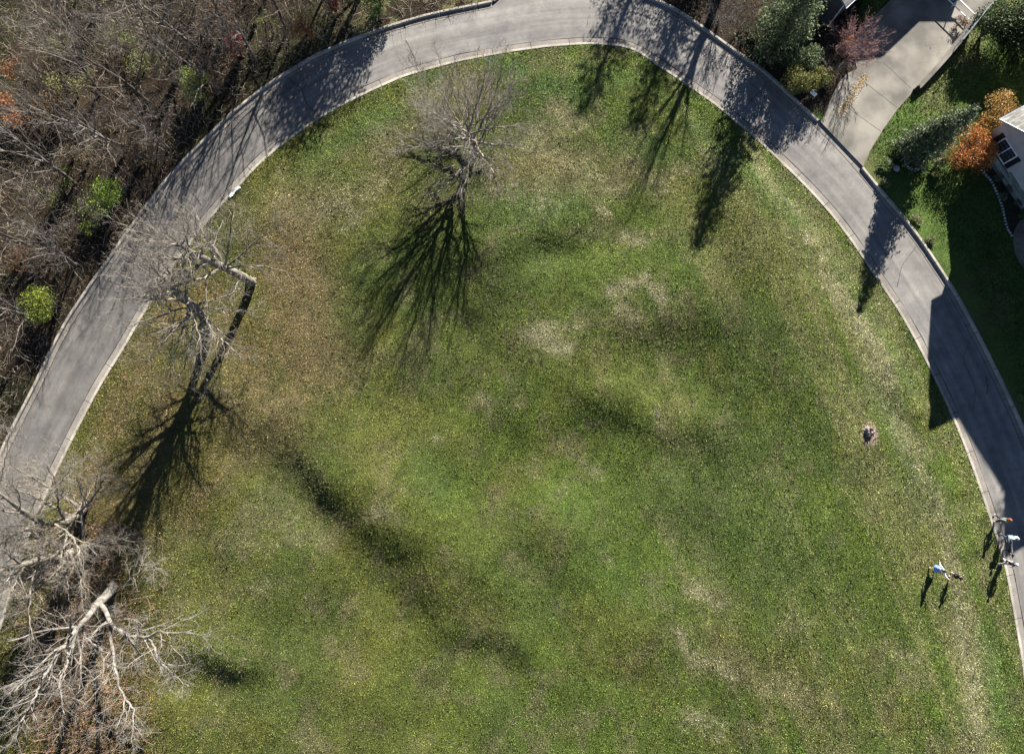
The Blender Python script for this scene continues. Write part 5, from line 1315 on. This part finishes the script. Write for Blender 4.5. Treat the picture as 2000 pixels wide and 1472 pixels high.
p2 = P(1955, 1046); person((p2[0], p2[1], .02), 1.70, math.radians(185), "grey haired person in pale blue shirt holding the black dog's lead", walk2,
       dict(hair=('grey', (.30, .28, .27)), top=('paleblue', (.68, .76, .80)), legs=('bluegrey', (.16, .20, .25)), shoe=('white', (.7, .7, .7))))
p3 = P(1951, 1094); person((p3[0], p3[1], .10), 1.72, math.radians(170), "white capped person in black top stepping over the kerb", walk1,
       dict(hair=('white', (.75, .74, .72)), top=('black', (.018, .014, .018)), legs=('cream', (.5, .46, .42)), shoe=('white', (.7, .7, .7))))
p4 = P(1821, 1108, .7); person((p4[0], p4[1], pz(p4[0], p4[1])), 1.48, math.radians(-75), "child in white top and blue skirt running with arms spread", run,
       dict(hair=('brown', (.12, .07, .04)), top=('white', (.75, .75, .77)), legs=('blue', (.16, .28, .60)), shoe=('cream2', (.6, .58, .5))), hair='long', skirt=True)
p5 = P(1854, 1121, .6); person((p5[0], p5[1], pz(p5[0], p5[1])), 1.35, math.radians(-60), "smaller child in black top and shorts walking on the turf", walk2,
       dict(hair=('black', (.02, .015, .015)), top=('black', (.018, .014, .018)), legs=('black', (.018, .014, .018)), shoe=('white', (.7, .7, .7))), bare_leg=True)
dg = P(1962, 1066)
dog = thing("dog", (dg[0], dg[1], .02), "large black dog on a lead standing beside the person in pale blue", "dog", rz=math.radians(170))
nd = dict(rump=((0, -.36, .62), (.12, .12)), waist=((0, -.1, .60), (.10, .11)), chest=((0, .22, .58), (.13, .16)), neck=((0, .40, .72), (.08, .09)), skull=((0, .52, .86), (.075, .075)), muz=((0, .66, .82), (.04, .04)), nose=((0, .73, .81), (.03, .03)),
          t1=((0, -.50, .62), .03), t2=((0, -.66, .50), .022), t3=((0, -.74, .36), .014),
          eL=((-.06, .49, .95), .02), eLt=((-.085, .48, .88), .014), eR=((.06, .49, .95), .02), eRt=((.085, .48, .88), .014))
ed = [('rump', 'waist'), ('waist', 'chest'), ('chest', 'neck'), ('neck', 'skull'), ('skull', 'muz'), ('muz', 'nose'), ('rump', 't1'), ('t1', 't2'), ('t2', 't3'), ('skull', 'eL'), ('eL', 'eLt'), ('skull', 'eR'), ('eR', 'eRt')]
for s, o_ in ((-1, .0), (1, .05)):
    k_ = 'L' if s < 0 else 'R'
    nd.update({f'fs{k_}': ((s * .09, .24 + o_, .46), .05), f'fk{k_}': ((s * .09, .22 + o_, .24), .032), f'ff{k_}': ((s * .09, .24 + o_, .04), .026), f'fp{k_}': ((s * .09, .30 + o_, .02), .024),
               f'hs{k_}': ((s * .09, -.30 - o_, .46), .07), f'hk{k_}': ((s * .095, -.22 - o_, .32), .045), f'hh{k_}': ((s * .095, -.42 - o_, .20), .027), f'hf{k_}': ((s * .095, -.40 - o_, .04), .024), f'hp{k_}': ((s * .095, -.33 - o_, .02), .024)})
    ed += [('chest', f'fs{k_}'), (f'fs{k_}', f'fk{k_}'), (f'fk{k_}', f'ff{k_}'), (f'ff{k_}', f'fp{k_}'), ('rump', f'hs{k_}'), (f'hs{k_}', f'hk{k_}'), (f'hk{k_}', f'hh{k_}'), (f'hh{k_}', f'hf{k_}'), (f'hf{k_}', f'hp{k_}')]
skin("body", nd, ed, skinmat("black_coat", (.014, .013, .014), .5), dog)
b = MB(); b.tube([(.0 + .1 * math.cos(t), .42 + .03 * math.sin(t), .74 + .09 * math.sin(t)) for t in np.linspace(0, 2 * math.pi, 14)], [.014] * 14, 5); b.build("collar", skinmat("collar_pale", (.6, .6, .6)), dog)
# lead from the hand to the collar
b = MB(); hd = np.array([p2[0] + .1, p2[1] - .2, 1.0]); cl_ = np.array([dg[0], dg[1] - .40, .78]); mm_ = (hd + cl_) / 2 - [0, 0, .15]
b.tube(resample([hd, mm_, cl_], n=8, smooth=2), [.01] * 8, 5); o = b.build("dog_lead", skinmat("collar_pale", (.6, .6, .6))); tag(o, "thin pale lead running to the black dog's collar", "lead")
